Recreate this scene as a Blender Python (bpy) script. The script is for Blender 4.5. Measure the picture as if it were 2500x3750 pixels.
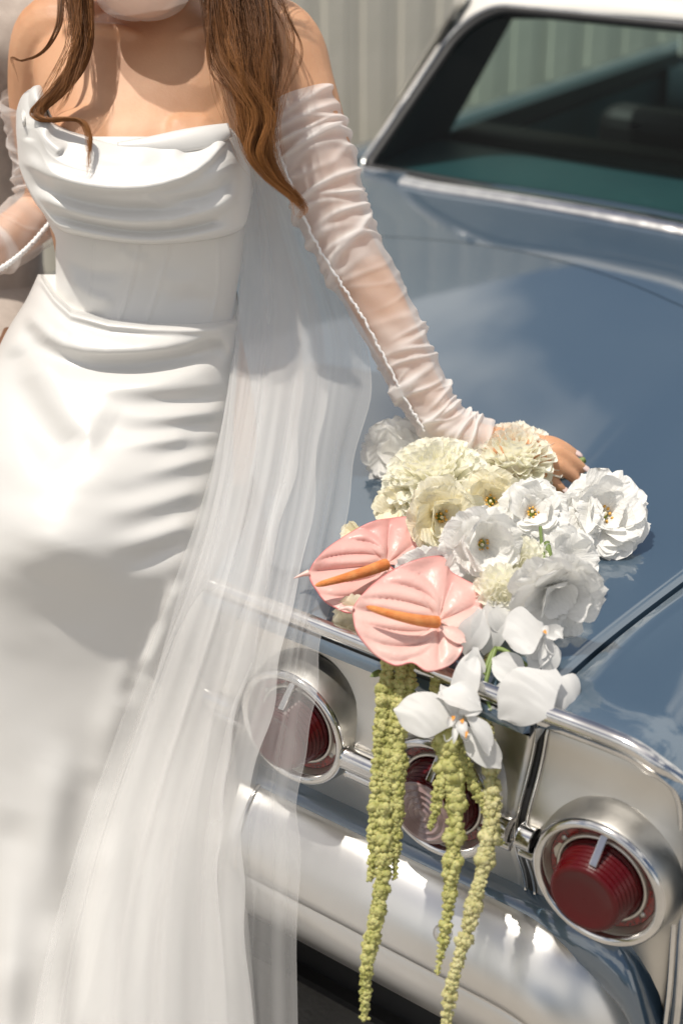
import bpy, bmesh, math, random
import numpy as np
from mathutils import Vector, Matrix

random.seed(7)
rng = np.random.default_rng(7)
for o in list(bpy.data.objects):
    bpy.data.objects.remove(o)
scene = bpy.context.scene
COL = scene.collection

# ------------------------------------------------------------------ camera
# The camera stands behind the car, a little to its right, looking down over the trunk.
FPX = 5280.0
CW, CH = 2500.0, 3750.0
yaw, pitch, roll = math.radians(36.8), math.radians(27.6), math.radians(-0.6)
F_ = np.array([-math.sin(yaw)*math.cos(pitch), math.cos(yaw)*math.cos(pitch), -math.sin(pitch)])
R_ = np.array([math.cos(yaw), math.sin(yaw), 0.0])
U_ = np.cross(R_, F_)
R_, U_ = R_*math.cos(roll)+U_*math.sin(roll), U_*math.cos(roll)-R_*math.sin(roll)
C_ = np.array([1.27668, -1.17080, 1.81212])

cam_data = bpy.data.cameras.new('camera')
cam = bpy.data.objects.new('camera', cam_data)
COL.objects.link(cam)
scene.camera = cam
cam.matrix_world = Matrix(((R_[0], U_[0], -F_[0], C_[0]), (R_[1], U_[1], -F_[1], C_[1]),
                           (R_[2], U_[2], -F_[2], C_[2]), (0, 0, 0, 1)))
cam_data.sensor_fit = 'VERTICAL'
cam_data.sensor_height = 36.0
cam_data.sensor_width = 24.0
cam_data.lens = FPX/CH*36.0
cam_data.clip_start = 0.05
cam_data.clip_end = 2000
cam_data.dof.use_dof = True
cam_data.dof.focus_distance = 1.77
cam_data.dof.aperture_fstop = 2.9

# ------------------------------------------------------------------ light
SUN_H = np.array([-0.58, -0.74]); SUN_H /= np.linalg.norm(SUN_H)
SUN_EL = math.radians(74)
SUN_DIR = Vector((SUN_H[0]*math.cos(SUN_EL), SUN_H[1]*math.cos(SUN_EL), math.sin(SUN_EL)))
sun = bpy.data.lights.new('sun', 'SUN')
sun.energy = 3.7
sun.angle = math.radians(1.2)
sun.color = (1.0, 0.93, 0.83)
suno = bpy.data.objects.new('sun', sun)
COL.objects.link(suno)
suno.rotation_euler = SUN_DIR.to_track_quat('Z', 'Y').to_euler()
suno.location = (0, 0, 8)

world = bpy.data.worlds.new('World')
scene.world = world
world.use_nodes = True
wn = world.node_tree.nodes
wl = world.node_tree.links
wn.clear()
wo = wn.new('ShaderNodeOutputWorld')
bg = wn.new('ShaderNodeBackground')
sky = wn.new('ShaderNodeTexSky')
sky.sky_type = 'NISHITA'
sky.sun_disc = False
sky.sun_elevation = SUN_EL
sky.sun_rotation = math.atan2(SUN_DIR.x, SUN_DIR.y)
sky.dust_density = 3.0
sky.ozone_density = 0.5
tc = wn.new('ShaderNodeTexCoord')
mp = wn.new('ShaderNodeMapping')
mp.inputs['Scale'].default_value = (1.0, 1.0, 1.7)
mp.inputs['Location'].default_value = (2.3, 0.6, 1.1)
nz = wn.new('ShaderNodeTexNoise')
nz.inputs['Scale'].default_value = 1.9
nz.inputs['Detail'].default_value = 6
nz.inputs['Roughness'].default_value = 0.55
rp = wn.new('ShaderNodeValToRGB')
rp.color_ramp.elements[0].position = 0.47
rp.color_ramp.elements[1].position = 0.56
mxw = wn.new('ShaderNodeMixRGB')
mxw.inputs[2].default_value = (14.0, 13.6, 12.9, 1)
wl.new(tc.outputs['Generated'], mp.inputs[0])
wl.new(mp.outputs[0], nz.inputs['Vector'])
wl.new(nz.outputs['Fac'], rp.inputs[0])
wl.new(rp.outputs[0], mxw.inputs[0])
wl.new(sky.outputs[0], mxw.inputs[1])
wl.new(mxw.outputs[0], bg.inputs[0])
bg.inputs[1].default_value = 0.068
wl.new(bg.outputs[0], wo.inputs[0])

scene.view_settings.view_transform = 'Standard'
scene.view_settings.look = 'None'
scene.view_settings.gamma = 1
scene.view_settings.use_curve_mapping = False
scene.view_settings.exposure = 0.06
scene.render.engine = 'CYCLES'
scene.cycles.max_bounces = 14
scene.cycles.diffuse_bounces = 9
scene.cycles.transparent_max_bounces = 24

# ------------------------------------------------------------------ helpers
def ray(px, py):
    return F_ + R_*(px-CW/2)/FPX - U_*(py-CH/2)/FPX

def W(px, py, d):
    """world point seen at (px, py) of the 2500x3750 survey photograph at depth d metres"""
    return C_ + d*ray(px, py)

def Wa(px, py, d):
    px, py, d = np.broadcast_arrays(np.asarray(px, float), np.asarray(py, float), np.asarray(d, float))
    r = F_ + R_*((px-CW/2)/FPX)[..., None] - U_*((py-CH/2)/FPX)[..., None]
    return C_ + r*d[..., None]

def onplane(px, py, axis, val):
    r = ray(px, py)
    return C_ + r*(val-C_[axis])/r[axis]

def depth_of(P):
    return float((np.asarray(P)-C_) @ F_)

def dirc(r, u, t):
    v = Vector(R_*r + U_*u - F_*t)
    return v.normalized()

def world_of(o):
    m = o.matrix_basis.copy()
    if o.parent:
        m = world_of(o.parent) @ o.matrix_parent_inverse @ m
    return m

def link(o, parent=None):
    """link an object; a child keeps its coordinates in world space"""
    COL.objects.link(o)
    if parent is not None:
        o.parent = parent
        o.matrix_parent_inverse = world_of(parent).inverted()
    return o

def mesh_obj(name, verts, faces, mat=None, parent=None, smooth=True, attr=None):
    me = bpy.data.meshes.new(name)
    me.from_pydata([tuple(map(float, v)) for v in verts], [], faces)
    me.validate()
    if smooth:
        me.polygons.foreach_set('use_smooth', [True]*len(me.polygons))
    if attr:
        for k, a in attr.items():
            at = me.attributes.new(k, 'FLOAT', 'POINT')
            at.data.foreach_set('value', np.asarray(a, np.float32).ravel())
    if mat:
        me.materials.append(mat)
    me.update()
    o = bpy.data.objects.new(name, me)
    return link(o, parent)

def grid_faces(n, m, wu=False, wv=False):
    f = []
    for i in range(n if wu else n-1):
        for j in range(m if wv else m-1):
            a = i*m+j; b = ((i+1) % n)*m+j; c = ((i+1) % n)*m+(j+1) % m; d = i*m+(j+1) % m
            f.append((a, b, c, d))
    return f

def grid_obj(name, P, mat, parent=None, wu=False, wv=False, thick=0.0, attr=None, smooth=True, subsurf=0):
    n, m = P.shape[:2]
    o = mesh_obj(name, P.reshape(-1, 3), grid_faces(n, m, wu, wv), mat, parent, smooth, attr)
    if thick:
        s = o.modifiers.new('solid', 'SOLIDIFY'); s.thickness = abs(thick); s.offset = 0 if thick > 0 else -1
    if subsurf:
        s = o.modifiers.new('sub', 'SUBSURF'); s.levels = s.render_levels = subsurf
    return o

def cr(pts, n):
    """Catmull-Rom resample of a polyline (rows may hold any number of values)"""
    p = np.asarray(pts, float)
    if len(p) == 2:
        t = np.linspace(0, 1, n)[:, None]
        return p[0]*(1-t)+p[1]*t
    q = np.vstack([2*p[0]-p[1], p, 2*p[-1]-p[-2]])
    seg = np.linspace(0, len(p)-1-1e-9, n)
    i = seg.astype(int); t = (seg-i)[:, None]
    p0, p1, p2, p3 = q[i], q[i+1], q[i+2], q[i+3]
    return 0.5*((2*p1)+(-p0+p2)*t+(2*p0-5*p1+4*p2-p3)*t**2+(-p0+3*p1-3*p2+p3)*t**3)

def frames(P):
    T = np.gradient(P, axis=0)
    T /= np.linalg.norm(T, axis=1, keepdims=True)+1e-12
    up = np.array([0.13, 0.07, 1.0]) if abs(T[0][2]) < .8 else np.array([1.0, .1, 0])
    N = np.zeros_like(P); n = up - T[0]*(up@T[0]); n /= np.linalg.norm(n); N[0] = n
    for i in range(1, len(P)):
        n = N[i-1]-T[i]*(N[i-1]@T[i]); N[i] = n/(np.linalg.norm(n)+1e-12)
    return T, N, np.cross(T, N)

def tube_geo(P, r, k=10, cap=True, base=0):
    P = np.asarray(P, float); n = len(P)
    r = np.broadcast_to(np.asarray(r, float), (n,))
    T, N, B = frames(P)
    a = np.linspace(0, 2*np.pi, k, endpoint=False)
    V = P[:, None]+r[:, None, None]*(np.cos(a)[None, :, None]*N[:, None]+np.sin(a)[None, :, None]*B[:, None])
    V = V.reshape(-1, 3)
    f = [tuple(base+x for x in q) for q in grid_faces(n, k, False, True)]
    if cap:
        V = np.vstack([V, P[0], P[-1]])
        for j in range(k):
            f.append((base+n*k, base+(j+1) % k, base+j))
            f.append((base+n*k+1, base+(n-1)*k+j, base+(n-1)*k+(j+1) % k))
    return V, f

def tube(name, P, r, mat, parent=None, k=10, cap=True):
    V, f = tube_geo(P, r, k, cap)
    return mesh_obj(name, V, f, mat, parent)

def multi(name, geos, mat, parent=None, smooth=True):
    VV, FF, b = [], [], 0
    for V, f in geos:
        VV.append(np.asarray(V, float)); FF += [tuple(b+x for x in q) for q in f]; b += len(V)
    return mesh_obj(name, np.vstack(VV), FF, mat, parent, smooth)

def box_geo(c, s, rot=None):
    c = np.array(c, float); s = np.array(s, float)/2
    v = np.array([[x, y, z] for x in (-1, 1) for y in (-1, 1) for z in (-1, 1)])*s
    if rot is not None:
        v = v@np.array(rot).T
    return v+c, [(0, 1, 3, 2), (4, 6, 7, 5), (0, 4, 5, 1), (2, 3, 7, 6), (0, 2, 6, 4), (1, 5, 7, 3)]

_ico = {}
def ico(sub):
    if sub not in _ico:
        bm = bmesh.new(); bmesh.ops.create_icosphere(bm, subdivisions=sub, radius=1)
        bm.verts.ensure_lookup_table()
        _ico[sub] = (np.array([v.co[:] for v in bm.verts]), [tuple(v.index for v in f.verts) for f in bm.faces])
        bm.free()
    return _ico[sub]

def ell_geo(c, r, axes=None, sub=2):
    V, f = ico(sub)
    V = V*np.asarray(r, float)
    if axes is not None:
        V = V@np.array(axes)
    return V+np.asarray(c, float), f

def capsule_geo(pts, radii, k=14, n=None):
    n = n or len(pts)*5
    P = cr(pts, n); r = cr(np.array(radii)[:, None], n)[:, 0]
    T = np.gradient(P, axis=0); T /= np.linalg.norm(T, axis=1, keepdims=True)
    # rounded ends
    ang = np.linspace(0, np.pi/2, 5)[1:]
    Ps = [P[0]-T[0]*r[0]*math.sin(a) for a in ang[::-1]]; rs = [max(r[0]*math.cos(a), 1e-4) for a in ang[::-1]]
    Pe = [P[-1]+T[-1]*r[-1]*math.sin(a) for a in ang]; re = [max(r[-1]*math.cos(a), 1e-4) for a in ang]
    return tube_geo(np.vstack([Ps, P, Pe]), np.concatenate([rs, r, re]), k)

def remeshed(name, geos, voxel, smooth_it, mat, parent=None):
    o = multi(name+'_tmp', geos, None)
    m = o.modifiers.new('r', 'REMESH'); m.mode = 'VOXEL'; m.voxel_size = voxel
    s = o.modifiers.new('s', 'SMOOTH'); s.factor = 0.5; s.iterations = smooth_it
    bpy.context.view_layer.update()
    dg = bpy.context.evaluated_depsgraph_get()
    me = bpy.data.meshes.new_from_object(o.evaluated_get(dg))
    old = o.data
    bpy.data.objects.remove(o); bpy.data.meshes.remove(old)
    me.name = name
    me.materials.clear(); me.materials.append(mat)
    me.polygons.foreach_set('use_smooth', [True]*len(me.polygons))
    return link(bpy.data.objects.new(name, me), parent)

def empty(name, loc=(0, 0, 0), parent=None):
    o = bpy.data.objects.new(name, None)
    o.empty_display_size = 0.1
    o.location = tuple(map(float, loc))
    return link(o, parent)

def tag(o, label=None, cat=None, group=None, kind=None):
    if label: o['label'] = label
    if cat: o['category'] = cat
    if group: o['group'] = group
    if kind: o['kind'] = kind
    return o

def sstep(a, b, x):
    t = np.clip((np.asarray(x, float)-a)/(b-a), 0, 1)
    return t*t*(3-2*t)

def pdist(px, py, poly):
    """distance to a polyline, signed side, and position 0..1 along it"""
    best = np.full(px.shape, 1e9); tt = np.zeros(px.shape); sg = np.zeros(px.shape)
    poly = np.asarray(poly, float)
    L = np.r_[0, np.cumsum(np.linalg.norm(np.diff(poly, axis=0), axis=1))]
    for i in range(len(poly)-1):
        a, b = poly[i], poly[i+1]; ab = b-a; l2 = ab@ab
        t = np.clip(((px-a[0])*ab[0]+(py-a[1])*ab[1])/l2, 0, 1)
        dx = px-(a[0]+t*ab[0]); dy = py-(a[1]+t*ab[1])
        d = np.hypot(dx, dy); m = d < best
        best = np.where(m, d, best); tt = np.where(m, (L[i]+t*(L[i+1]-L[i]))/L[-1], tt)
        sg = np.where(m, np.sign(ab[0]*dy-ab[1]*dx), sg)
    return best, sg, tt

def ridge(px, py, poly, amp, w, w2=None, taper=0.25):
    """a fold: rises towards the viewer along poly; w above, w2 below the line (pixels), amp metres"""
    poly = cr(poly, 14) if len(poly) > 2 else np.asarray(poly, float)
    d, s, t = pdist(px, py, poly)
    w2 = w2 or w
    ww = np.where(s > 0, w2, w)
    ta, tb = taper if isinstance(taper, tuple) else (taper, taper)
    e = sstep(0, ta, t)*sstep(0, tb, 1-t) if taper else 1.0
    return amp*np.exp(-(d/ww)**2)*e

# ------------------------------------------------------------------ materials
def mat(name, col=(.5, .5, .5), rough=.5, metal=0.0, **kw):
    m = bpy.data.materials.new(name); m.use_nodes = True
    b = m.node_tree.nodes['Principled BSDF']
    b.inputs['Base Color'].default_value = (*col, 1)
    b.inputs['Roughness'].default_value = rough
    b.inputs['Metallic'].default_value = metal
    for k, v in kw.items():
        b.inputs[k.replace('_', ' ')].default_value = v
    return m

def noisy(m, c1, c2, scale=8, detail=5, lo=.35, hi=.65, bump=0, bscale=60, rough=None, coord='Object'):
    nt = m.node_tree; N = nt.nodes; Lk = nt.links; b = N['Principled BSDF']
    t = N.new('ShaderNodeTexCoord')
    n = N.new('ShaderNodeTexNoise'); n.inputs['Scale'].default_value = scale; n.inputs['Detail'].default_value = detail
    r = N.new('ShaderNodeValToRGB')
    r.color_ramp.elements[0].position = lo; r.color_ramp.elements[1].position = hi
    r.color_ramp.elements[0].color = (*c1, 1); r.color_ramp.elements[1].color = (*c2, 1)
    Lk.new(t.outputs[coord], n.inputs['Vector']); Lk.new(n.outputs['Fac'], r.inputs[0]); Lk.new(r.outputs[0], b.inputs['Base Color'])
    if rough:
        mr = N.new('ShaderNodeMapRange'); mr.inputs[3].default_value = rough[0]; mr.inputs[4].default_value = rough[1]
        mr.inputs[1].default_value = .3; mr.inputs[2].default_value = .7
        Lk.new(n.outputs['Fac'], mr.inputs[0]); Lk.new(mr.outputs[0], b.inputs['Roughness'])
    if bump:
        n2 = N.new('ShaderNodeTexNoise'); n2.inputs['Scale'].default_value = bscale; n2.inputs['Detail'].default_value = 4
        bp = N.new('ShaderNodeBump'); bp.inputs['Strength'].default_value = bump; bp.inputs['Distance'].default_value = .01
        Lk.new(t.outputs[coord], n2.inputs['Vector']); Lk.new(n2.outputs['Fac'], bp.inputs['Height']); Lk.new(bp.outputs[0], b.inputs['Normal'])
    return m

def sheer(name, col, dens, attr=True, mul=1.0):
    """open net: part of the light passes straight through"""
    m = bpy.data.materials.new(name); m.use_nodes = True
    nt = m.node_tree; N = nt.nodes; Lk = nt.links; N.clear()
    o = N.new('ShaderNodeOutputMaterial'); mx = N.new('ShaderNodeMixShader'); tr = N.new('ShaderNodeBsdfTransparent')
    d = N.new('ShaderNodeBsdfDiffuse'); tl = N.new('ShaderNodeBsdfTranslucent'); m2 = N.new('ShaderNodeMixShader')
    d.inputs[0].default_value = (*col, 1); tl.inputs[0].default_value = (*col, 1); m2.inputs[0].default_value = .4
    Lk.new(d.outputs[0], m2.inputs[1]); Lk.new(tl.outputs[0], m2.inputs[2])
    Lk.new(tr.outputs[0], mx.inputs[1]); Lk.new(m2.outputs[0], mx.inputs[2]); Lk.new(mx.outputs[0], o.inputs[0])
    mx.inputs[0].default_value = dens
    if attr:
        a = N.new('ShaderNodeAttribute'); a.attribute_name = 'dens'
        Lk.new(a.outputs['Fac'], mx.inputs[0])
    return m

def petalmat(name, col, col2=None, trans=.35, rough=.5, attr=None, scale=40, bsc=3.0, bd=.25, bst=(1, 6, 1)):
    """thin living tissue: diffuse in front, some light through it"""
    m = bpy.data.materials.new(name); m.use_nodes = True
    nt = m.node_tree; N = nt.nodes; Lk = nt.links; b = N['Principled BSDF']; o = N['Material Output']
    tl = N.new('ShaderNodeBsdfTranslucent'); mx = N.new('ShaderNodeMixShader'); mx.inputs[0].default_value = trans
    b.inputs['Roughness'].default_value = rough
    b.inputs['Base Color'].default_value = (*col, 1); tl.inputs[0].default_value = (*col, 1)
    if col2:
        r = N.new('ShaderNodeValToRGB'); r.color_ramp.elements[0].color = (*col, 1); r.color_ramp.elements[1].color = (*col2, 1)
        if attr:
            a = N.new('ShaderNodeAttribute'); a.attribute_name = attr; Lk.new(a.outputs['Fac'], r.inputs[0])
        else:
            t = N.new('ShaderNodeTexCoord'); n = N.new('ShaderNodeTexNoise'); n.inputs['Scale'].default_value = scale
            r.color_ramp.elements[0].position = .35; r.color_ramp.elements[1].position = .65
            Lk.new(t.outputs['Object'], n.inputs['Vector']); Lk.new(n.outputs['Fac'], r.inputs[0])
        Lk.new(r.outputs[0], b.inputs['Base Color']); Lk.new(r.outputs[0], tl.inputs[0])
    tb = N.new('ShaderNodeTexCoord'); nb = N.new('ShaderNodeTexNoise'); nb.inputs['Scale'].default_value = bsc; nb.inputs['Detail'].default_value = 3
    bm_ = N.new('ShaderNodeBump'); bm_.inputs['Strength'].default_value = .22; bm_.inputs['Distance'].default_value = bd
    mpb = N.new('ShaderNodeMapping'); mpb.inputs['Scale'].default_value = bst
    Lk.new(tb.outputs['Object'], mpb.inputs[0]); Lk.new(mpb.outputs[0], nb.inputs['Vector']); Lk.new(nb.outputs['Fac'], bm_.inputs['Height']); Lk.new(bm_.outputs[0], b.inputs['Normal'])
    Lk.new(b.outputs[0], mx.inputs[1]); Lk.new(tl.outputs[0], mx.inputs[2]); Lk.new(mx.outputs[0], o.inputs[0])
    return m

M = {}
M['asphalt'] = noisy(mat('pale_concrete', rough=.9), (.27, .25, .22), (.36, .335, .30), 6, 9, bump=.5, bscale=120)
M['fence'] = noisy(mat('fence_paint', rough=.6), (.68, .655, .56), (.78, .745, .65), 3, 6, bump=.1, bscale=40)
M['paint'] = noisy(mat('blue_paint', rough=.30, metal=.45, Coat_Weight=1.0, Coat_Roughness=.04, Coat_IOR=2.1), (.075, .128, .190), (.086, .142, .203), 2.5, 4)
M['white_paint'] = mat('white_roof_paint', (.78, .76, .71), .3, Coat_Weight=.6)
M['chrome'] = noisy(mat('chrome', rough=.12, metal=1), (.62, .62, .62), (.78, .77, .76), 25, 6, rough=(.07, .2))
M['bumper'] = noisy(mat('aged_chrome', rough=.32, metal=1), (.74, .735, .725), (.80, .795, .785), 4, 5)
M['panel'] = noisy(mat('brushed_aluminium', rough=.35, metal=1), (.62, .60, .565), (.70, .68, .64), 9, 6, rough=(.28, .42))
M['dish'] = noisy(mat('dull_bezel_metal', rough=.4, metal=1), (.58, .565, .53), (.68, .66, .62), 20, 5, rough=(.3, .45))
M['black'] = mat('black_rubber', (.012, .012, .013), .5)
M['gutter'] = mat('dark_gutter', (.01, .011, .013), .7)
M['under'] = mat('underbody', (.02, .019, .018), .8)
M['teal'] = noisy(mat('teal_vinyl', rough=.45), (.045, .105, .135), (.055, .125, .155), 5, 4)
M['inner'] = mat('dark_green_trim', (.018, .035, .045), .6)
M['seat'] = mat('black_seat', (.012, .012, .013), .6)
M['red'] = mat('red_lens', (.075, .002, .004), .25, Coat_Weight=.25, Coat_Roughness=.08, Specular_IOR_Level=.25)
M['reflector'] = noisy(mat('red_reflector', rough=.25, Coat_Weight=.6), (.06, .002, .003), (.30, .008, .006), 260, 2)
M['clear'] = mat('clear_lens', (.30, .21, .21), .25, Coat_Weight=1.0)
M['rust'] = noisy(mat('rust', rough=.9), (.20, .07, .02), (.45, .25, .10), 200, 4)
M['tyre'] = mat('tyre_rubber', (.02, .02, .02), .8)
M['screw'] = mat('screw_steel', (.5, .48, .45), .35, 1.0)

def glassmat(name, tint, gloss=.06):
    m = bpy.data.materials.new(name); m.use_nodes = True
    nt = m.node_tree; N = nt.nodes; Lk = nt.links; N.clear()
    o = N.new('ShaderNodeOutputMaterial'); mx = N.new('ShaderNodeMixShader'); tr = N.new('ShaderNodeBsdfTransparent')
    g = N.new('ShaderNodeBsdfGlossy'); fr = N.new('ShaderNodeFresnel'); fr.inputs[0].default_value = 1.22
    tr.inputs[0].default_value = (*tint, 1); g.inputs['Roughness'].default_value = .02
    Lk.new(fr.outputs[0], mx.inputs[0]); Lk.new(tr.outputs[0], mx.inputs[1]); Lk.new(g.outputs[0], mx.inputs[2]); Lk.new(mx.outputs[0], o.inputs[0])
    return m
M['glass'] = glassmat('tinted_glass', (.50, .66, .62))

M['skin'] = noisy(mat('skin', rough=.52, Subsurface_Weight=.12, Subsurface_Scale=.02), (.56, .285, .155), (.66, .37, .215), 11, 5, bump=.05, bscale=220)
M['skin'].node_tree.nodes['Principled BSDF'].inputs['Subsurface Radius'].default_value = (1, .35, .2)
M['satin'] = mat('ivory_satin', (.67, .66, .64), .36, Sheen_Weight=.2, Sheen_Roughness=.4, Specular_IOR_Level=.7, Coat_Weight=.35, Coat_Roughness=.42, Coat_IOR=1.6)
M['satin2'] = mat('ivory_satin_bodice', (.69, .68, .66), .40, Sheen_Weight=.2, Specular_IOR_Level=.6, Coat_Weight=.25, Coat_Roughness=.45, Coat_IOR=1.6)
M['tulle'] = sheer('tulle', (.92, .915, .91), .45)
M['suit'] = noisy(mat('suit_cloth', rough=.9, Sheen_Weight=.2), (.43, .365, .32), (.49, .42, .37), 60, 6, bump=.2, bscale=600)
M['shirt'] = mat('white_shirt', (.75, .74, .72), .8)
M['nail'] = mat('pale_nail', (.80, .62, .58), .2)
M['lip'] = mat('lip', (.45, .16, .13), .4)
M['eye'] = mat('eye', (.75, .74, .72), .2)
M['shoe'] = mat('shoe_leather', (.05, .03, .02), .4)

hm = mat('brown_hair', rough=.45, Specular_IOR_Level=.3)
nt = hm.node_tree
a_ = nt.nodes.new('ShaderNodeAttribute'); a_.attribute_name = 'tone'
r_ = nt.nodes.new('ShaderNodeValToRGB')
r_.color_ramp.elements[0].color = (.040, .016, .006, 1); r_.color_ramp.elements[1].color = (.46, .20, .06, 1)
e_ = r_.color_ramp.elements.new(.5); e_.color = (.20, .080, .024, 1)
nt.links.new(a_.outputs['Fac'], r_.inputs[0]); nt.links.new(r_.outputs[0], nt.nodes['Principled BSDF'].inputs['Base Color'])
M['hair'] = hm

M['petal_white'] = petalmat('white_petal', (.92, .915, .89), (.95, .945, .925), .30)
M['petal_cream'] = petalmat('cream_petal', (.96, .90, .68), (.97, .94, .80), .34)
M['petal_dahlia'] = petalmat('ivory_dahlia_petal', (.97, .955, .83), (.98, .97, .91), .36)
M['petal_orchid'] = petalmat('orchid_petal', (.72, .72, .71), (.77, .77, .76), .28, .55)
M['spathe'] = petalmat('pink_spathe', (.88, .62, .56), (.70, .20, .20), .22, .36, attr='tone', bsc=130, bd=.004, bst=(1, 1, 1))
M['spadix'] = noisy(mat('orange_spadix', rough=.5), (.75, .22, .05), (.85, .33, .10), 90, 3, bump=.5, bscale=900)
M['green'] = noisy(mat('green_stem', rough=.5), (.13, .19, .05), (.20, .27, .08), 30, 4)
M['throat'] = noisy(mat('green_throat', rough=.5), (.10, .16, .02), (.30, .36, .05), 120, 3)
M['stamen'] = mat('yellow_stamen', (.75, .42, .08), .6)
M['lipgold'] = mat('orchid_lip_gold', (.70, .30, .04), .5)
M['amaranth'] = noisy(mat('amaranth_green', rough=.75, Subsurface_Weight=.1, Subsurface_Scale=.004), (.30, .30, .085), (.50, .48, .20), 90, 5)
M['amaranth_pale'] = noisy(mat('amaranth_pale', rough=.75, Subsurface_Weight=.1, Subsurface_Scale=.004), (.38, .36, .15), (.56, .52, .28), 90, 5)

# ------------------------------------------------------------------ ground and fence
g = 60
mesh_g = grid_obj('ground', np.array([[[x, y, 0] for y in np.linspace(-g, g, 9)] for x in np.linspace(-g, g, 9)], float), M['asphalt'], smooth=False)
tag(mesh_g, 'pale worn concrete ground under the car', 'ground', kind='structure')

fdir = np.array([R_[0]*math.cos(.15)+.15*F_[0], R_[1]*math.cos(.15)+.15*F_[1], 0]); fdir /= np.linalg.norm(fdir)
fnor = np.array([fdir[1], -fdir[0], 0])
fc = C_ + 5.6*np.array([F_[0], F_[1], 0])/np.hypot(F_[0], F_[1]); fc[2] = 0
fence = empty('metal_fence', fc)
tag(fence, 'tall cream fence of vertical ribbed boards behind the car', 'fence')
bw = 0.145
prof = [(-.072, 0), (-.050, 0), (-.042, .007), (.030, .007), (.038, 0), (.0715, 0)]
bv = []
for x, dy in prof:
    for z in (0.03, 2.6):
        bv.append((x, -dy, z))
for x, dy in prof:
    for z in (0.03, 2.6):
        bv.append((x, -dy+.012, z))
np_ = len(prof)
bf = [(2*i, 2*i+1, 2*i+3, 2*i+2) for i in range(np_-1)] + [(2*np_+2*i, 2*np_+2*i+2, 2*np_+2*i+3, 2*np_+2*i+1) for i in range(np_-1)]
bf += [(2*i+1, 2*np_+2*i+1, 2*np_+2*i+3, 2*i+3) for i in range(np_-1)]
board_me = None
ang = math.atan2(fdir[1], fdir[0])
for i in range(-30, 40):
    if board_me is None:
        b = mesh_obj('board', bv, bf, M['fence'], fence, smooth=False); board_me = b.data
    else:
        b = link(bpy.data.objects.new('board', board_me), fence)
    off = fdir*bw*i
    b.location = tuple(fc+off)
    b.rotation_euler = (random.uniform(-.004, .004), 0, ang+random.uniform(-.02, .02))
for z in (.5, 2.2):
    V, f = box_geo((0, 0, 0), (10.4, .06, .09))
    rl = mesh_obj('rail', V, f, M['fence'], fence, smooth=False)
    rl.location = tuple(fc+fdir*.7 - fnor*.055 + np.array([0, 0, z])); rl.rotation_euler = (0, 0, ang)
for x in (-4.2, -1.8, .6, 3.0, 5.4):
    V, f = box_geo((0, 0, 1.25), (.1, .1, 2.5))
    ps = mesh_obj('post', V, f, M['fence'], fence, smooth=False)
    ps.location = tuple(fc+fdir*x - fnor*.14); ps.rotation_euler = (0, 0, ang)

# ------------------------------------------------------------------ the car
car = empty('vintage_car', (0, 0, 0))
tag(car, 'blue vintage car with white roof and round red tail lights', 'car')
YG, ZG, XG = 1.385, 1.022, .57          # rear window base
YR, ZR, XR = 1.70, 1.325, .50           # rear window top

def gapx(y):
    return .676 + .035*sstep(0, .5, y)
def lidfront(x):
    x = np.abs(x)
    return 1.09-.55*x**2-.9*np.clip(x-.5, 0, 1)**2
def zdeck(x, y):
    x = np.asarray(x, float); y = np.asarray(y, float)
    t = y/YG
    z = .904+.148*t-.028*t**2-.034*(x/.68)**2*sstep(-.1, .6, y)
    z = z-.9*np.clip(.05-y, 0, 1)**2*3.2
    z = z+.010*np.exp(-((np.abs(x)-.50)/.10)**2)*sstep(0, .4, y)
    return z

# trunk lid, with turned-down edges
def lid():
    nx, ny = 81, 71
    P = np.zeros((nx, ny, 3))
    for i, u in enumerate(np.linspace(-1, 1, nx)):
        for j, v in enumerate(np.linspace(0, 1, ny)):
            y0 = -.028; yy = y0+(1.10-y0)*v
            x = u*(gapx(yy)-.004)
            yf = lidfront(x)-.001
            y = y0+(yf-y0)*v
            x = u*(gapx(y)-.0025)
            P[i, j] = (x, y, zdeck(x, y))
    # flange rows
    def dn(Q, d): 
        Q = Q.copy(); Q[..., 2] -= d; return Q
    P = np.concatenate([dn(P[:1], .02), dn(P[:1], .002), P, dn(P[-1:], .002), dn(P[-1:], .02)], 0)
    P = np.concatenate([dn(P[:, :1], .016), P], 1)
    return P
trunk = grid_obj('trunk_lid', lid(), M['paint'], car)

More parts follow.
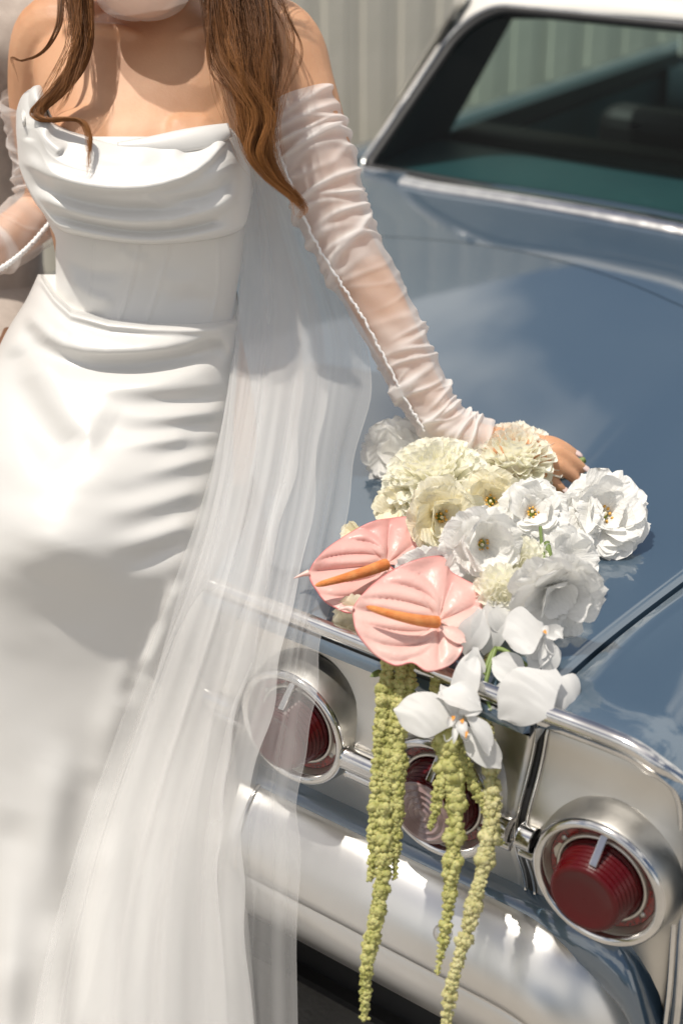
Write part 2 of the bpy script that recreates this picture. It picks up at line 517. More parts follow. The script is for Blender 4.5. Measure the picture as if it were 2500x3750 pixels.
# quarter panels and body sides: one cross-section swept along y, mirrored
def zbelt(y):
    return np.where(y < 1.39, zdeck(gapx(y), np.minimum(y, 1.39)), zdeck(.711, 1.39))
def quarter(sx):
    ys = np.r_[np.linspace(-.024, .06, 8), np.linspace(.1, 1.39, 28), np.linspace(1.5, 4.75, 20)]
    rows = []
    for y in ys:
        zb = float(zbelt(np.array(max(y, 0))))-.9*max(.05-y, 0)**2*3.2*(1 if y < .05 else 0)
        xi = float(gapx(np.array(y)))+.0025
        nose = .05*max(0, (y-4.0))/.75
        tail = .02*max(0, .25-y)/.25
        pts = [(xi, zb-.024), (xi, zb-.003), (xi+.003, zb), (xi+.03, zb-.002), (xi+.07, zb-.008), (xi+.11, zb-.018), (.815, zb-.034), (.842, zb-.055),
               (.862, zb-.085), (.876, zb-.14), (.882, .68), (.880, .55), (.868, .40), (.84, .26), (.78, .22)]
        wr = 1-float(sstep(.0, .40, y))
        cont = [(xi, zb-.024), (xi, zb-.003), (xi+.003, zb), (.71, .903), (.745, .904), (.785, .904), (.816, .898), (.842, .886), (.860, .866), (.873, .82), (.880, .68), (.885, .55), (.880, .40), (.84, .26), (.78, .22)]
        pts = [(a[0]*(1-wr)+b[0]*wr, a[1]*(1-wr)+b[1]*wr-(.9*max(.05-y, 0)**2*3.2)*(wr if i > 2 else 0)) for i, (a, b) in enumerate(zip(pts, cont))]
        tail = 0
        rows.append([(sx*(x-(nose+tail)*(x-.3)), y, z) for x, z in pts])
    return np.array(rows, float)
for sx in (1, -1):
    grid_obj('quarter_panel', quarter(sx), M['paint'], car)
    rear = quarter(sx)[0]
# tulip panel between lid and rear window
def tulip():
    nx, ny = 61, 16
    P = np.zeros((nx, ny, 3))
    for i, u in enumerate(np.linspace(-1, 1, nx)):
        x = u*.711
        yf = lidfront(x)+.002
        for j, v in enumerate(np.linspace(0, 1, ny)):
            y = yf+(1.42-yf)*v
            P[i, j] = (x, y, zdeck(x, min(y, 1.42)))
    Q = P[:, :1].copy(); Q[..., 2] -= .022
    Q2 = P[:, :1].copy(); Q2[..., 2] -= .0025
    return P
grid_obj('tulip_panel', tulip(), M['paint'], car)
# side strip of quarter next to the lid in front of the lid corner is covered by quarter; gutter below
P = np.array([[[u*.705, y, float(zdeck(u*.705, y))-.03] for y in np.linspace(.005, 1.4, 20)] for u in np.linspace(-1, 1, 21)])
grid_obj('trunk_gutter', P, M['gutter'], car)
# front end, hood, underside
P = np.array([[[x, y, .97-.03*(x/.7)**2-.06*max(0, y-3.2)/1.5-(.5 if y > 4.74 else 0)] for y in (3.15, 3.5, 3.9, 4.3, 4.6, 4.74, 4.76)] for x in np.linspace(-.715, .715, 15)])
grid_obj('hood', P, M['paint'], car)
P = np.array([[[x, y, .24] for y in (.03, 1, 3, 4.7)] for x in (-.8, 0, .8)], float)
grid_obj('underbody', P, M['under'], car)
V, f = box_geo((0, 4.72, .5), (1.5, .06, .45)); mesh_obj('grille', V, f, M['chrome'], car)

# rear panel (silver cove), recessed under the trim
def zlow(x):
    return .620-.15*np.clip((np.abs(x)-.74)/.12, 0, 1.15)**3.5
def ypan(z):
    return .006-.040*np.exp(-((z-.735)/.075)**2)+.016*sstep(.85, .893, z)
nx = 121
def panel(x0, x1, n):
    P = np.zeros((n, 29, 3))
    for i, x in enumerate(np.linspace(x0, x1, n)):
        zt = .890-.07*np.clip((abs(x)-.785)/.070, 0, 1)**2.4
        zl = float(zlow(np.array(x)))
        for j, v in enumerate(np.linspace(0, 1, 29)):
            z = zl+(zt-zl)*v
            y = float(ypan(z))+.02*np.clip((abs(x)-.81)/.05, 0, 1)**2
            P[i, j] = (x, y, z)
    Q = P[:1].copy(); Q[..., 1] += .03; Q2 = P[-1:].copy(); Q2[..., 1] += .03
    return np.concatenate([Q, P, Q2], 0)
grid_obj('rear_panel', panel(-.6675, .6675, 101), M['panel'], car)
for sx in (1, -1):
    grid_obj('rear_side_panel', panel(sx*.6775, sx*.860, 31), M['panel'], car)
# dark body behind the gaps, blue lower valance
P = np.array([[[x, .05, z] for z in (.2, .45, .6, .85)] for x in np.linspace(-.85, .85, 15)])
grid_obj('tail_bulkhead', P, M['gutter'], car)
V_ = []
for x in np.linspace(-.878, .878, 141):
    zl = float(zlow(np.array(x)))
    V_.append([(x, .012, zl+.008), (x, -.006, zl+.004), (x, -.020, zl-.004), (x, -.028, zl-.018), (x, -.03, zl-.034), (x, -.022, zl-.06), (x, .02, zl-.12)])
grid_obj('valance', np.array(V_), M['paint'], car)

# gap rubber between lid panel and side panel
for sx in (1, -1):
    zz = np.linspace(.888, .622, 24)
    P = np.stack([np.full(24, sx*.6725), ypan(zz)+.004, zz], 1)
    tube('gap_rubber', P, .0045, M['black'], car, 8)
    for s2 in (-1, 1):
        P = np.stack([np.full(24, sx*.6725+s2*.0062), ypan(zz)-.0015, zz], 1)
        tube('gap_edge', P, .0018, M['chrome'], car, 6)

# chrome trim that frames the panel: a D-section band swept along the top and down the sides
def trim_path(x0, x1, n=60):
    pts = []
    for x in np.linspace(x0, x1, n):
        pts.append((x, -.020, .893))
    return pts
def band(name, path, prof, mat_, up):
    path = np.array(path, float)
    T = np.gradient(path, axis=0); T /= np.linalg.norm(T, axis=1, keepdims=True)
    out = np.array([0, -1.0, 0])
    rows = []
    for p, t in zip(path, T):
        n2 = np.cross(out, t)*up
        rows.append([p+out*a+n2*b for a, b in prof])
    return grid_obj(name, np.array(rows), mat_, car)
tp = [(-.004, .013), (.004, .012), (.008, .008), (.009, .003), (.007, -.003), (.003, -.007), (.001, -.009), (.004, -.011), (.003, -.014), (-.004, -.015)]
band('trim', trim_path(-.667, .667), tp, M['chrome'], 1)
for sx in (1, -1):
    path = [(.678, .893), (.72, .894), (.775, .894), (.80, .890), (.823, .880), (.840, .863), (.850, .84), (.855, .81), (.858, .76), (.862, .66), (.866, .56), (.866, .42)]
    q = cr(path, 50)
    pth = [(sx*a, -.018+.02*sstep(.81, .86, a), z) for a, z in q]
    band('trim', pth, tp, M['chrome'], sx)
# black strip above the trim on the lid (coloured black as the shadow in the gap)
P = np.array([[(x, -.010, .885), (x, -.026, .885), (x, -.024, .899), (x, -.0275, .8995)] for x in np.linspace(-.668, .668, 40)])
grid_obj('lid_shadow_strip', P, M['black'], car)

# chrome bar between the lamps
def bar(x0, x1):
    n = 12
    geos = []
    P = np.stack([np.linspace(x0, x1, n), np.full(n, -.044), np.full(n, .744)], 1)
    geos.append(tube_geo(P, .0150, 14)); 
    P2 = P.copy(); P2[:, 2] -= .024; P2[:, 1] += .002
    geos.append(tube_geo(P2, .0065, 8))
    return multi('chrome_bar', geos, M['chrome'], car)
LX = (.357, .570, .777)
for sx in (1, -1):
    bar(sx*(LX[0]+.0795), sx*(LX[1]-.0795)); bar(sx*(LX[1]+.0795), sx*.6665); bar(sx*.6785, sx*(LX[2]-.0795))
    bar(sx*.05, sx*(LX[0]-.0795))

# tail lamps
def revolve(prof, k=56, squash=None):
    """prof: (radius, y) pairs, axis along y, centre at origin"""
    a = np.linspace(0, 2*np.pi, k, endpoint=False)
    P = np.array([[(r*math.cos(t), y, r*math.sin(t)) for t in a] for r, y in prof])
    return P
def lamp(x, z, kind):
    k = 64
    def part(name, prof, m, parent):
        P = revolve(prof, k)
        a = np.linspace(0, 2*np.pi, k, endpoint=False)
        P = P+np.array([x, 0, z])
        n = len(prof)
        return grid_obj(name, P, m, parent, wv=True, smooth=not (name == 'lens' or (name == 'lens_face' and kind == 'clear')))
    sh = part('tail_light', [(.0860, -.002), (.0860, -.012), (.0848, -.017), (.0830, -.028), (.081, -.042), (.0795, -.046)], M['dish'], car)
    part('rim', [(.0797, -.045), (.079, -.050), (.0755, -.0535), (.0715, -.053), (.068, -.049), (.067, -.044)], M['chrome'], sh)
    part('bowl', [(.0672, -.0445), (.065, -.036), (.063, -.030), (.061, -.028)], M['dish'], sh)
    part('reflector', [(.0640, -.0345), (.058, -.033), (.050, -.033), (.046, -.030)], M['reflector'], sh)
    part('lens_ring', [(.0545, -.031), (.0545, -.039), (.0515, -.0405), (.0495, -.037)], M['dish'], sh)
    pr = []
    for i, t in enumerate(np.linspace(0, 1, 15)):
        r = .0500-.0085*t-(.0013 if i % 2 else 0); pr.append((r, -.034-.043*t))
    lens = part('lens', pr+[(.0405, -.0785)], M['red'], sh)
    cap = [(.0406, -.0784), (.0395, -.0798)]
    cm = M['red']
    if kind == 'clear':
        cm = M['clear']
        for i in range(9):
            rr = .037-.0041*i
            cap.append((max(rr, .0006), -.0798-.0030*(i % 2)))
        cap.append((.0003, -.0805))
    else:
        cap += [(.034, -.0798), (.030, -.0785), (.015, -.0778), (.0006, -.0777)]
    part('lens_face', cap, cm, sh)
    # bright fin across the top of the lens
    p0 = np.array([x+.004, -.046, z+.068]); p1 = np.array([x+.004, -.072, z+.042])
    ax = p1-p0; L = np.linalg.norm(ax); ax /= L; sx_ = np.array([1, 0, 0.]); up = np.cross(sx_, ax)
    rot = np.stack([sx_, ax, up], 1)
    geos = [box_geo((p0+p1)/2, (.0085, L, .006), rot), box_geo((p0+p1)/2+up*.0035, (.003, L*.98, .004), rot)]
    fin = multi('fin', geos, M['chrome'], sh, smooth=False)
    bv = fin.modifiers.new('b', 'BEVEL'); bv.width = .0012; bv.segments = 2
    for aa in (150, -30):
        t = math.radians(aa)
        V, f = ell_geo((x+.0575*math.cos(t), -.033, z+.0575*math.sin(t)), (.004, .003, .004), sub=2)
        mesh_obj('screw', V, f, M['screw'], sh)
    return sh
for i, x in enumerate(LX):
    zz = (.755, .745, .728)[i]
    kind = 'clear' if i == 1 else 'red'
    a = lamp(x, zz, kind)
    if i == 1: a['label'] = 'reverse lamp with a clear ridged face in a red lens'
    lamp(-x, zz, kind)

# bumper: profile swept along x, dropping and wrapping at the ends
bp = [(.0, .577), (-.010, .588), (-.020, .592), (-.032, .589), (-.046, .579), (-.060, .566), (-.072, .551), (-.081, .534), (-.086, .517), (-.086, .505), (-.081, .4975), (-.0755, .4945),
      (-.073, .490), (-.0755, .485), (-.079, .478), (-.080, .460), (-.077, .437), (-.070, .418), (-.058, .408), (-.03, .404)]
bp = [(y, z+.018) for y, z in bp]
def bumper(x0, x1, n):
    rows = []
    for x in np.linspace(x0, x1, n):
        ax = abs(x)
        drop = .20*np.clip((ax-.66)/.23, 0, 1.1)**2.6
        wrap = .07*np.clip((ax-.72)/.16, 0, 1.2)**2
        sc = 1-.25*sstep(.72, .88, ax)
        dip = .035*sstep(.30, .36, ax) - .035*sstep(.30, .36, ax)
        rows.append([(x, y*sc+wrap, .5+(z-.5)*sc-drop*(1.0 if z > .49 else .65)) for y, z in bp])
    return np.array(rows)
grid_obj('bumper', bumper(-.895, .895, 161), M['bumper'], car, thick=.004)
# centre wing of the bumper ends in a bright rolled edge
for sx in (1, -1):
    xx = sx*.275
    P = np.array([(xx+sx*.012*math.sin(i/len(bp)*3), y-.002, z+.001) for i, (y, z) in enumerate(bp[1:14])])
    tube('bumper_edge', cr(P, 40), .0035, M['chrome'], car, 8)
for x in (-.598, .598, .0):
    V, f = ell_geo((x, -.072, .572), (.0125, .010, .0125), sub=3)
    mesh_obj('bumper_bolt', V, f, M['bumper'], car)
V, f = ell_geo((.668, -.028, .605), (.006, .003, .005), sub=2)
mesh_obj('paint_chip', V*1.0, f, M['rust'], car)

# rear window, roof and cabin
def gl(s, t):
    """point of the rear glass plane: s -1..1 across, t 0..1 up"""
    hw = XG+(XR-XG)*t
    return np.array([s*hw, YG+(YR-YG)*t+.02*s*s, ZG+(ZR-ZG)*t-.012*s*s-.02*4*t*(t-1)*(-.4)])
def wout(n=96):
    """rounded outline of the glass, counter-clockwise in (s, t)"""
    pts = []
    def arc(cx, cy, rx, ry, a0, a1, k=12):
        for a in np.linspace(math.radians(a0), math.radians(a1), k): pts.append((cx+rx*math.cos(a), cy+ry*math.sin(a)))
    arc(-.97, .05, .03, .05, 180, 270, 6); arc(.97, .05, .03, .05, 270, 360, 6)
    arc(.80, .74, .20, .26, 0, 90); arc(-.80, .74, .20, .26, 90, 180)
    return pts
WO = wout()
WOP = np.array([gl(s, t) for s, t in WO])
# glass grid clipped to the outline by scaling rays from the centre
ctr = (0, .45)
rings = []
for k in np.linspace(0.02, 1, 9):
    rings.append([gl(ctr[0]+(s-ctr[0])*k, ctr[1]+(t-ctr[1])*k) for s, t in WO])
grid_obj('rear_window', np.array(rings), M['glass'], car, wv=True)
loop = np.vstack([WOP, WOP[:1]])
tube('window_gasket', loop, .011, M['black'], car, 8, cap=False)
nrm = np.cross(gl(1, .5)-gl(-1, .5), gl(0, 1)-gl(0, 0)); nrm /= np.linalg.norm(nrm)
if nrm[2] < 0: nrm = -nrm
cW = WOP.mean(0)
outer = np.array([cW+(p-cW)*1.0+(p-cW)/np.linalg.norm(p-cW)*.016 for p in WOP])+nrm*.008
upper = [i for i, (s, t) in enumerate(WO)]
tube('window_molding', np.vstack([outer, outer[:1]]), .0045, M['chrome'], car, 8, cap=False)
# base molding: stainless strip along the foot of the glass
P = np.array([[(x, YG-.075+.02*(x/.57)**2+dy, zdeck(x, YG-.075+dy)+dz) for dy, dz in ((0, .002), (.006, .010), (.022, .014), (.040, .014), (.050, .004))] for x in np.linspace(-.43, .60, 60)])
grid_obj('base_molding', P, M['chrome'], car)
# white sail panels and roof: ring from window outline to an outer frame
ring_out = []
for (s, t), p in zip(WO, WOP):
    q = gl(0, 0)*0
    hw = XG+.035+(XR+.045-XG-.035)*max(t, 0)
    if t > .74:
        a = (t-.74)/.26
        x = np.clip(s*1.10, -1.09, 1.09)*(XR)
        q = np.array([x, p[1]+.045*a+.0, p[2]+.030*a+.002])
        if abs(s) > .8: q = np.array([np.sign(s)*(.545-.01*a), p[1]+.02+.02*a, p[2]+.028*a])
    elif t > .05:
        q = np.array([np.sign(s)*hw, p[1]+.02, p[2]+.004])
    else:
        q = np.array([p[0]*1.05, p[1]-.01, p[2]-.02])
    ring_out.append(q)
ring_out = np.array(ring_out)
grid_obj('window_surround', np.stack([outer-nrm*.004, (outer+ring_out)/2+nrm*.004, ring_out], 0), M['white_paint'], car, wv=True)
P = []
for y in np.linspace(1.71, 3.0, 14):
    z = 1.352+.03*math.sin((y-1.71)/1.29*math.pi)
    row = []
    for x in np.linspace(-1, 1, 25):
        row.append((x*.56, y+ (.02*x*x if y < 1.75 else 0), z-.035*x**2-.05*max(0, abs(x)-.85)**2*20))
    P.append(row)
P = np.array(P)
first = P[:1].copy(); first[..., 1] -= .004; first[..., 2] -= .018
grid_obj('roof', np.concatenate([first, P], 0), M['white_paint'], car)
Q = P.copy(); Q[..., 2] -= .035
grid_obj('headliner', Q, M['inner'], car)
for sx in (1, -1):
    o0 = np.array([sx*.605, 1.40, .985]); o1 = np.array([sx*.545, 1.715, 1.335])
    s0 = np.array([sx*.69, 1.86, .97]); s1 = np.array([sx*.565, 2.02, 1.315])
    P = np.array([[o0+(o1-o0)*t, (o0+s0)/2*(1-t)+(o1+s1)/2*t+np.array([sx*.02, 0, 0]), s0+(s1-s0)*t] for t in np.linspace(0, 1, 8)])
    grid_obj('sail_panel', P, M['white_paint'], car)
    P2 = P-np.array([sx*.03, 0, 0])
    grid_obj('inner_pillar_trim', P2, M['inner'], car)
    tube('windshield_pillar', np.array([(sx*.55, 2.98, 1.33), (sx*.68, 3.3, .97)]), .022, M['white_paint'], car, 8)
    tube('drip_rail', np.array([(sx*.56, y, 1.318) for y in np.linspace(1.95, 3.0, 6)]), .01, M['chrome'], car, 6)
    # door top
    V, f = box_geo((sx*.715, 2.5, .955), (.07, 1.5, .05)); mesh_obj('door_sill', V, f, M['inner'], car, smooth=False)
    V, f = box_geo((sx*.70, 2.5, .62), (.03, 1.6, .6)); mesh_obj('door_trim', V, f, M['teal'], car, smooth=False)
P = np.array([[(x, y, 1.0-.03*(y-1.40)+(.012*math.sin(y*40) if False else 0)) for y in np.linspace(1.40, 1.80, 8)] for x in np.linspace(-.64, .64, 9)])
grid_obj('parcel_shelf', P, M['teal'], car)
geo = [box_geo((0, 1.90, .74), (1.28, .16, .54)), box_geo((0, 2.1, .50), (1.28, .5, .16))]
sb = multi('rear_seat', geo, M['seat'], car, smooth=False); m_ = sb.modifiers.new('b', 'BEVEL'); m_.width = .04; m_.segments = 3
geo = [box_geo((0, 2.62, .66), (1.22, .14, .56)), box_geo((0, 2.85, .48), (1.22, .5, .16))]
sb = multi('front_seat', geo, M['seat'], car, smooth=False); m_ = sb.modifiers.new('b', 'BEVEL'); m_.width = .05; m_.segments = 3
V, f = box_geo((0, 3.2, .86), (1.3, .16, .18)); mesh_obj('dashboard', V, f, M['inner'], car)
V, f = box_geo((0, 2.5, .30), (1.4, 2.2, .04)); mesh_obj('cabin_floor', V, f, M['seat'], car)
P = np.array([[(x*(.68-.13*t), 3.30-.32*t, .985+.345*t) for x in np.linspace(-1, 1, 5)] for t in np.linspace(0, 1, 4)])
grid_obj('windshield', P, M['glass'], car)
a = np.linspace(0, 2*np.pi, 33)[:-1]
for sx in (1, -1):
    for wy in (1.05, 3.95):
        prof = [(.20, .08), (.30, .095), (.335, .08), (.34, .0), (.335, -.08), (.30, -.095), (.20, -.08)]
        P = np.array([[(sx*.72+w, wy+r*math.cos(t), .341+r*math.sin(t)) for t in a] for r, w in prof])
        wh = grid_obj('wheel', P, M['tyre'], car, wv=True)
        prof = [(.205, .07), (.19, .085), (.12, .06), (.05, .09), (.001, .095)]
        P = np.array([[(sx*(.72+w), wy+r*math.cos(t), .341+r*math.sin(t)) for t in a] for r, w in prof])
        grid_obj('hubcap', P, M['chrome'], wh, wv=True)

# ------------------------------------------------------------------ the bride
bride_base = np.array([.10, -.22, 0.0])
bride = empty('person', bride_base)
tag(bride, 'bride in ivory satin gown and sheer ruched sleeves leaning on the trunk', 'person')

def cap_px(pts, k=16):
    """capsule chain from (px, py, depth, radius)"""
    return capsule_geo([W(a, b, c) for a, b, c, r in pts], [r for *_, r in pts], k, len(pts)*6)

def loft_px(rows, n=60, k=48, p=2.3):
    """closed torso-like loft: rows (py, cx, halfwidth_px, front depth, back depth)"""
    Q = cr(rows, n)
    a = np.linspace(0, 2*np.pi, k, endpoint=False)
    c, s = np.cos(a), np.sin(a)
    ce = np.sign(c)*np.abs(c)**(2/p); se = np.sign(s)*np.abs(s)**(2/p)
    px = Q[:, 1:2]+Q[:, 2:3]*ce; mid = (Q[:, 3:4]+Q[:, 4:5])/2; hd = (Q[:, 4:5]-Q[:, 3:4])/2
    d = mid-hd*se
    P = Wa(px, np.repeat(Q[:, :1], k, 1), d)
    V = P.reshape(-1, 3); f = grid_faces(n, k, False, True)
    V = np.vstack([V, P[0].mean(0), P[-1].mean(0)])
    for j in range(k):
        f.append((n*k, j, (j+1) % k)); f.append((n*k+1, (n-1)*k+(j+1) % k, (n-1)*k+j))
    return V, f

TORSO = [(-110, 590, 150, 1.87, 1.99), (20, 590, 160, 1.862, 2.0), (75, 590, 300, 1.858, 2.02), (130, 590, 440, 1.850, 2.03), (230, 590, 470, 1.836, 2.04),
         (360, 560, 430, 1.815, 2.04), (480, 530, 405, 1.795, 2.04), (620, 500, 380, 1.790, 2.03), (800, 520, 345, 1.820, 2.03),
         (1000, 530, 315, 1.855, 2.04), (1120, 530, 325, 1.865, 2.06), (1350, 480, 430, 1.86, 2.10), (1600, 440, 500, 1.85, 2.12), (1780, 430, 470, 1.87, 2.12)]
geos = [loft_px(TORSO)]
geos.append(ell_geo(W(330, 575, 1.850), (.066, .066, .066)))
geos.append(ell_geo(W(690, 575, 1.850), (.066, .066, .066)))
# neck and head (turned down and to the side, chin just in the picture)
geos.append(cap_px([(590, 120, 1.93, .062), (585, -30, 1.92, .056), (575, -200, 1.90, .055)]))
hc = W(560, -290, 1.86)
axh = np.stack([R_, U_, F_])
geos.append(ell_geo(hc, (.074, .105, .094), axh, 3))
geos.append(cap_px([(545, -150, 1.82, .050), (518, -70, 1.790, .036)]))
geos.append(cap_px([(400, -200, 1.85, .034), (470, -70, 1.80, .028), (518, -40, 1.79, .027), (570, -70, 1.80, .028), (660, -200, 1.85, .034)]))
geos.append(ell_geo(W(516, -45, 1.805), (.053, .036, .046), axh, 3))
geos.append(cap_px([(525, -330, 1.772, .010), (512, -250, 1.748, .014)]))          # nose
geos.append(cap_px([(480, -165, 1.762, .009), (512, -172, 1.756, .010), (545, -165, 1.762, .009)]))  # mouth
geos.append(ell_geo(W(345, -290, 1.87), (.016, .030, .014), axh)); geos.append(ell_geo(W(775, -290, 1.87), (.016, .030, .014), axh))
# collar bones
geos.append(cap_px([(640, 150, 1.858, .008), (760, 118, 1.856, .011), (930, 110, 1.87, .012)]))
geos.append(cap_px([(545, 150, 1.858, .008), (430, 118, 1.858, .011), (260, 105, 1.88, .012)]))
# left arm (propped on the trunk) and right arm (behind the groom)
LARM = [(1015, 170, 1.935, .060), (1085, 330, 1.93, .053), (1160, 560, 1.925, .047), (1245, 850, 1.925, .038), (1395, 1130, 1.935, .035), (1545, 1430, 1.945, .0275), (1640, 1570, 1.95, .0245)]
geos.append(cap_px([(880, 150, 1.94, .060)]+LARM, 20))
RARM = [(195, 135, 1.955, .052), (150, 330, 2.0, .045), (165, 560, 2.05, .040), (180, 740, 2.06, .036), (20, 880, 2.02, .032), (-160, 980, 1.98, .025)]
geos.append(cap_px([(330, 140, 1.95, .055)]+RARM, 18))
# right hand, out of sight on the groom's side
geos.append(cap_px([(-160, 980, 1.98, .024), (-240, 1015, 1.97, .028), (-300, 1040, 1.97, .022)]))
for k, dx in enumerate((-20, 5, 30, 55)):
    geos.append(cap_px([(-290+dx*.4, 1015+dx, 1.965, .010), (-350+dx*.4, 1045+dx, 1.955, .009), (-380+dx*.5, 1090+dx, 1.965, .0075)], 10))
geos.append(cap_px([(-220, 1045, 1.955, .012), (-270, 1090, 1.94, .0105), (-310, 1130, 1.945, .009)], 10))
# left hand: palm down on the stems
geos.append(cap_px([(1640, 1565, 1.952, .025), (1770, 1635, 1.955, .030), (1900, 1655, 1.945, .031), (1950, 1665, 1.94, .026)], 16))
geos.append(cap_px([(1770, 1660, 1.950, .022), (1880, 1720, 1.945, .024), (1925, 1735, 1.938, .020)], 14))
FING = [[(1930, 1625, 1.940, .0118), (2010, 1622, 1.934, .0105), (2060, 1640, 1.938, .0095), (2098, 1662, 1.944, .0078)],
        [(1940, 1665, 1.934, .0120), (2025, 1652, 1.924, .0108), (2085, 1682, 1.927, .0096), (2130, 1716, 1.934, .0078)],
        [(1945, 1705, 1.930, .0118), (2020, 1697, 1.917, .0105), (2070, 1725, 1.920, .0094), (2108, 1758, 1.926, .0076)],
        [(1925, 1745, 1.928, .0105), (1985, 1745, 1.916, .0092), (2030, 1772, 1.916, .0083), (2060, 1798, 1.920, .0068)]]
for f_ in FING:
    geos.append(cap_px(f_, 12))
geos.append(cap_px([(1790, 1690, 1.945, .0150), (1850, 1770, 1.925, .0125), (1910, 1815, 1.918, .0105), (1950, 1835, 1.92, .0082)], 12))   # thumb
# legs under the gown
geos.append(cap_px([(560, 1700, 1.97, .085), (520, 2300, 1.96, .060), (560, 3000, 1.965, .050), (600, 4300, 1.96, .034), (590, 4500, 1.88, .030)]))
geos.append(cap_px([(330, 1700, 1.97, .085), (200, 2250, 1.96, .060), (280, 3000, 1.965, .050), (340, 4300, 1.96, .034), (320, 4500, 1.87, .030)]))
body = remeshed('body', geos, .0036, 5, M['skin'], bride)
for f_ in FING:
    a, b = np.array(f_[-2]), np.array(f_[-1])
    tip = W(*(b[:3]+(b[:3]-a[:3])*np.array([.18, .18, 0]))); ax = W(*b[:3])-W(*a[:3]); ax /= np.linalg.norm(ax)
    nrm_ = np.array([0, 0, 1.0])*.8-F_*.4; nrm_ -= ax*(ax@nrm_); nrm_ /= np.linalg.norm(nrm_); sd = np.cross(nrm_, ax)
    V, f = ell_geo(tip+nrm_*(b[3]*.55), (.0100, .0055, .0022), np.stack([ax, sd, nrm_]), 2)
    mesh_obj('fingernail', V, f, M['nail'], body)
for ex in (455, 585):
    V, f = ell_geo(W(ex, -300, 1.785), (.012, .010, .012), axh); mesh_obj('eye', V, f, M['eye'], body)

# ---- gown -------------------------------------------------------
def tube_cloth(rows, n, kf, ridges, kb=24, p=2.2, extra=None):
    """closed cloth tube. rows: (py, left px, right px, front depth, back depth); folds act on the front"""
    Q = cr(rows, n)
    af = np.linspace(np.pi, 0, kf); ab = np.linspace(0, -np.pi, kb+2)[1:-1]
    a = np.r_[af, ab]
    c, s = np.cos(a), np.sin(a)
    ce = np.sign(c)*np.abs(c)**(2/p); se = np.sign(s)*np.abs(s)**(2/p)
    cx = (Q[:, 1:2]+Q[:, 2:3])/2; hw = (Q[:, 2:3]-Q[:, 1:2])/2
    mid = (Q[:, 3:4]+Q[:, 4:5])/2; hd = (Q[:, 4:5]-Q[:, 3:4])/2
    px = cx+hw*ce; py = np.repeat(Q[:, :1], len(a), 1); d = mid-hd*se
    w = np.clip(se, 0, 1)**.6
    for r in ridges:
        d = d-ridge(px, py, *r[:1], *r[1:])*w
    if extra is not None:
        d = d-extra(px, py)*w
    return px, py, d

# corset bodice
BOD = [(500, 85, 890, 1.772, 2.05), (640, 95, 905, 1.762, 2.045), (760, 150, 900, 1.785, 2.04), (860, 195, 893, 1.808, 2.04), (960, 205, 885, 1.828, 2.045), (1060, 202, 868, 1.842, 2.05), (1150, 195, 858, 1.848, 2.06), (1230, 170, 862, 1.852, 2.07)]
bon = [([(515, 880), (480, 1040), (430, 1200)], .0022, 7, 7, .1), ([(625, 880), (585, 1040), (530, 1200)], .0022, 7, 7, .1), ([(345, 880), (330, 1040), (300, 1180)], .0018, 7, 7, .1),
       ([(800, 860), (800, 1040), (770, 1200)], .0022, 7, 7, .1),
       ([(230, 930), (330, 990), (470, 1000)], -.006, 30, 30), ([(240, 1010), (330, 1080), (430, 1110)], .006, 26, 26), ([(230, 1080), (300, 1140), (400, 1170)], -.005, 22, 22), ([(420, 900), (480, 950), (560, 955)], .004, 28, 28),
       ([(560, 1000), (640, 1030), (760, 1020)], .003, 34, 34), ([(600, 1110), (700, 1100), (830, 1090)], -.003, 30, 30)]
px, py, d = tube_cloth(BOD, 130, 170, bon)
grid_obj('bodice', Wa(px, py, d), M['satin2'], bride, wv=True)
# cowl drape over the bust
top = cr([(62, 470), (66, 400), (90, 345), (135, 330), (165, 420), (230, 470), (330, 500), (440, 524), (560, 526), (680, 520), (780, 500), (838, 468), (880, 515), (905, 560)], 200)
bot = cr([(66, 520), (75, 610), (110, 700), (150, 765), (215, 835), (300, 862), (400, 880), (500, 892), (600, 892), (700, 884), (800, 868), (870, 845), (900, 810), (925, 700)], 200)
nv = 110
t = np.linspace(0, 1, nv)[None, :]
gx = top[:, :1]*(1-t)+bot[:, :1]*t; gy = top[:, 1:]*(1-t)+bot[:, 1:]*t
u = np.linspace(0, 1, 200)[:, None]
sil = np.clip(1-np.abs(2*u-1)**3.2, 0, 1)
base = 1.745+.015*np.abs(t-.35)*2+(1-sil)*.13+.05*np.clip(t-.5, 0, 1)+ .035*np.clip(.3-t, 0, 1)
fold = np.zeros_like(gx)
for r in [([(60, 570), (180, 640), (300, 675), (430, 690), (560, 682), (680, 645), (770, 580), (840, 490)], .020, 34, 16, .08),
          ([(90, 640), (200, 705), (330, 745), (480, 765), (640, 752), (780, 700), (880, 620)], -.012, 26, 26, .1),
          ([(110, 690), (220, 755), (350, 795), (500, 812), (660, 800), (800, 760), (900, 690)], .015, 30, 18, .1),
          ([(160, 760), (260, 805), (380, 830), (520, 850), (680, 838), (820, 800)], -.009, 18, 18, .1),
          ([(190, 815), (300, 845), (420, 868), (540, 878), (680, 868), (860, 830)], .012, 20, 14, .1),
          ([(250, 520), (330, 560), (460, 580), (600, 570)], .006, 40, 40), ([(640, 560), (720, 560), (800, 520)], -.006, 24, 24),
          ([(520, 700), (600, 750), (760, 740)], .006, 18, 18), ([(600, 830), (680, 790), (740, 770)], .005, 14, 14),
          ([(150, 360), (120, 430), (110, 520)], -.012, 16, 16, .1), ([(185, 440), (170, 500), (230, 560)], .010, 18, 18, .1)]:
    fold = fold+ridge(gx, gy, *r)
d = base-.72*fold
edge = sstep(0, .03, t)*sstep(0, .03, 1-t)
d = d+.028*(1-edge)
grid_obj('cowl_drape', Wa(gx, gy, d), M['satin2'], bride, thick=.002)
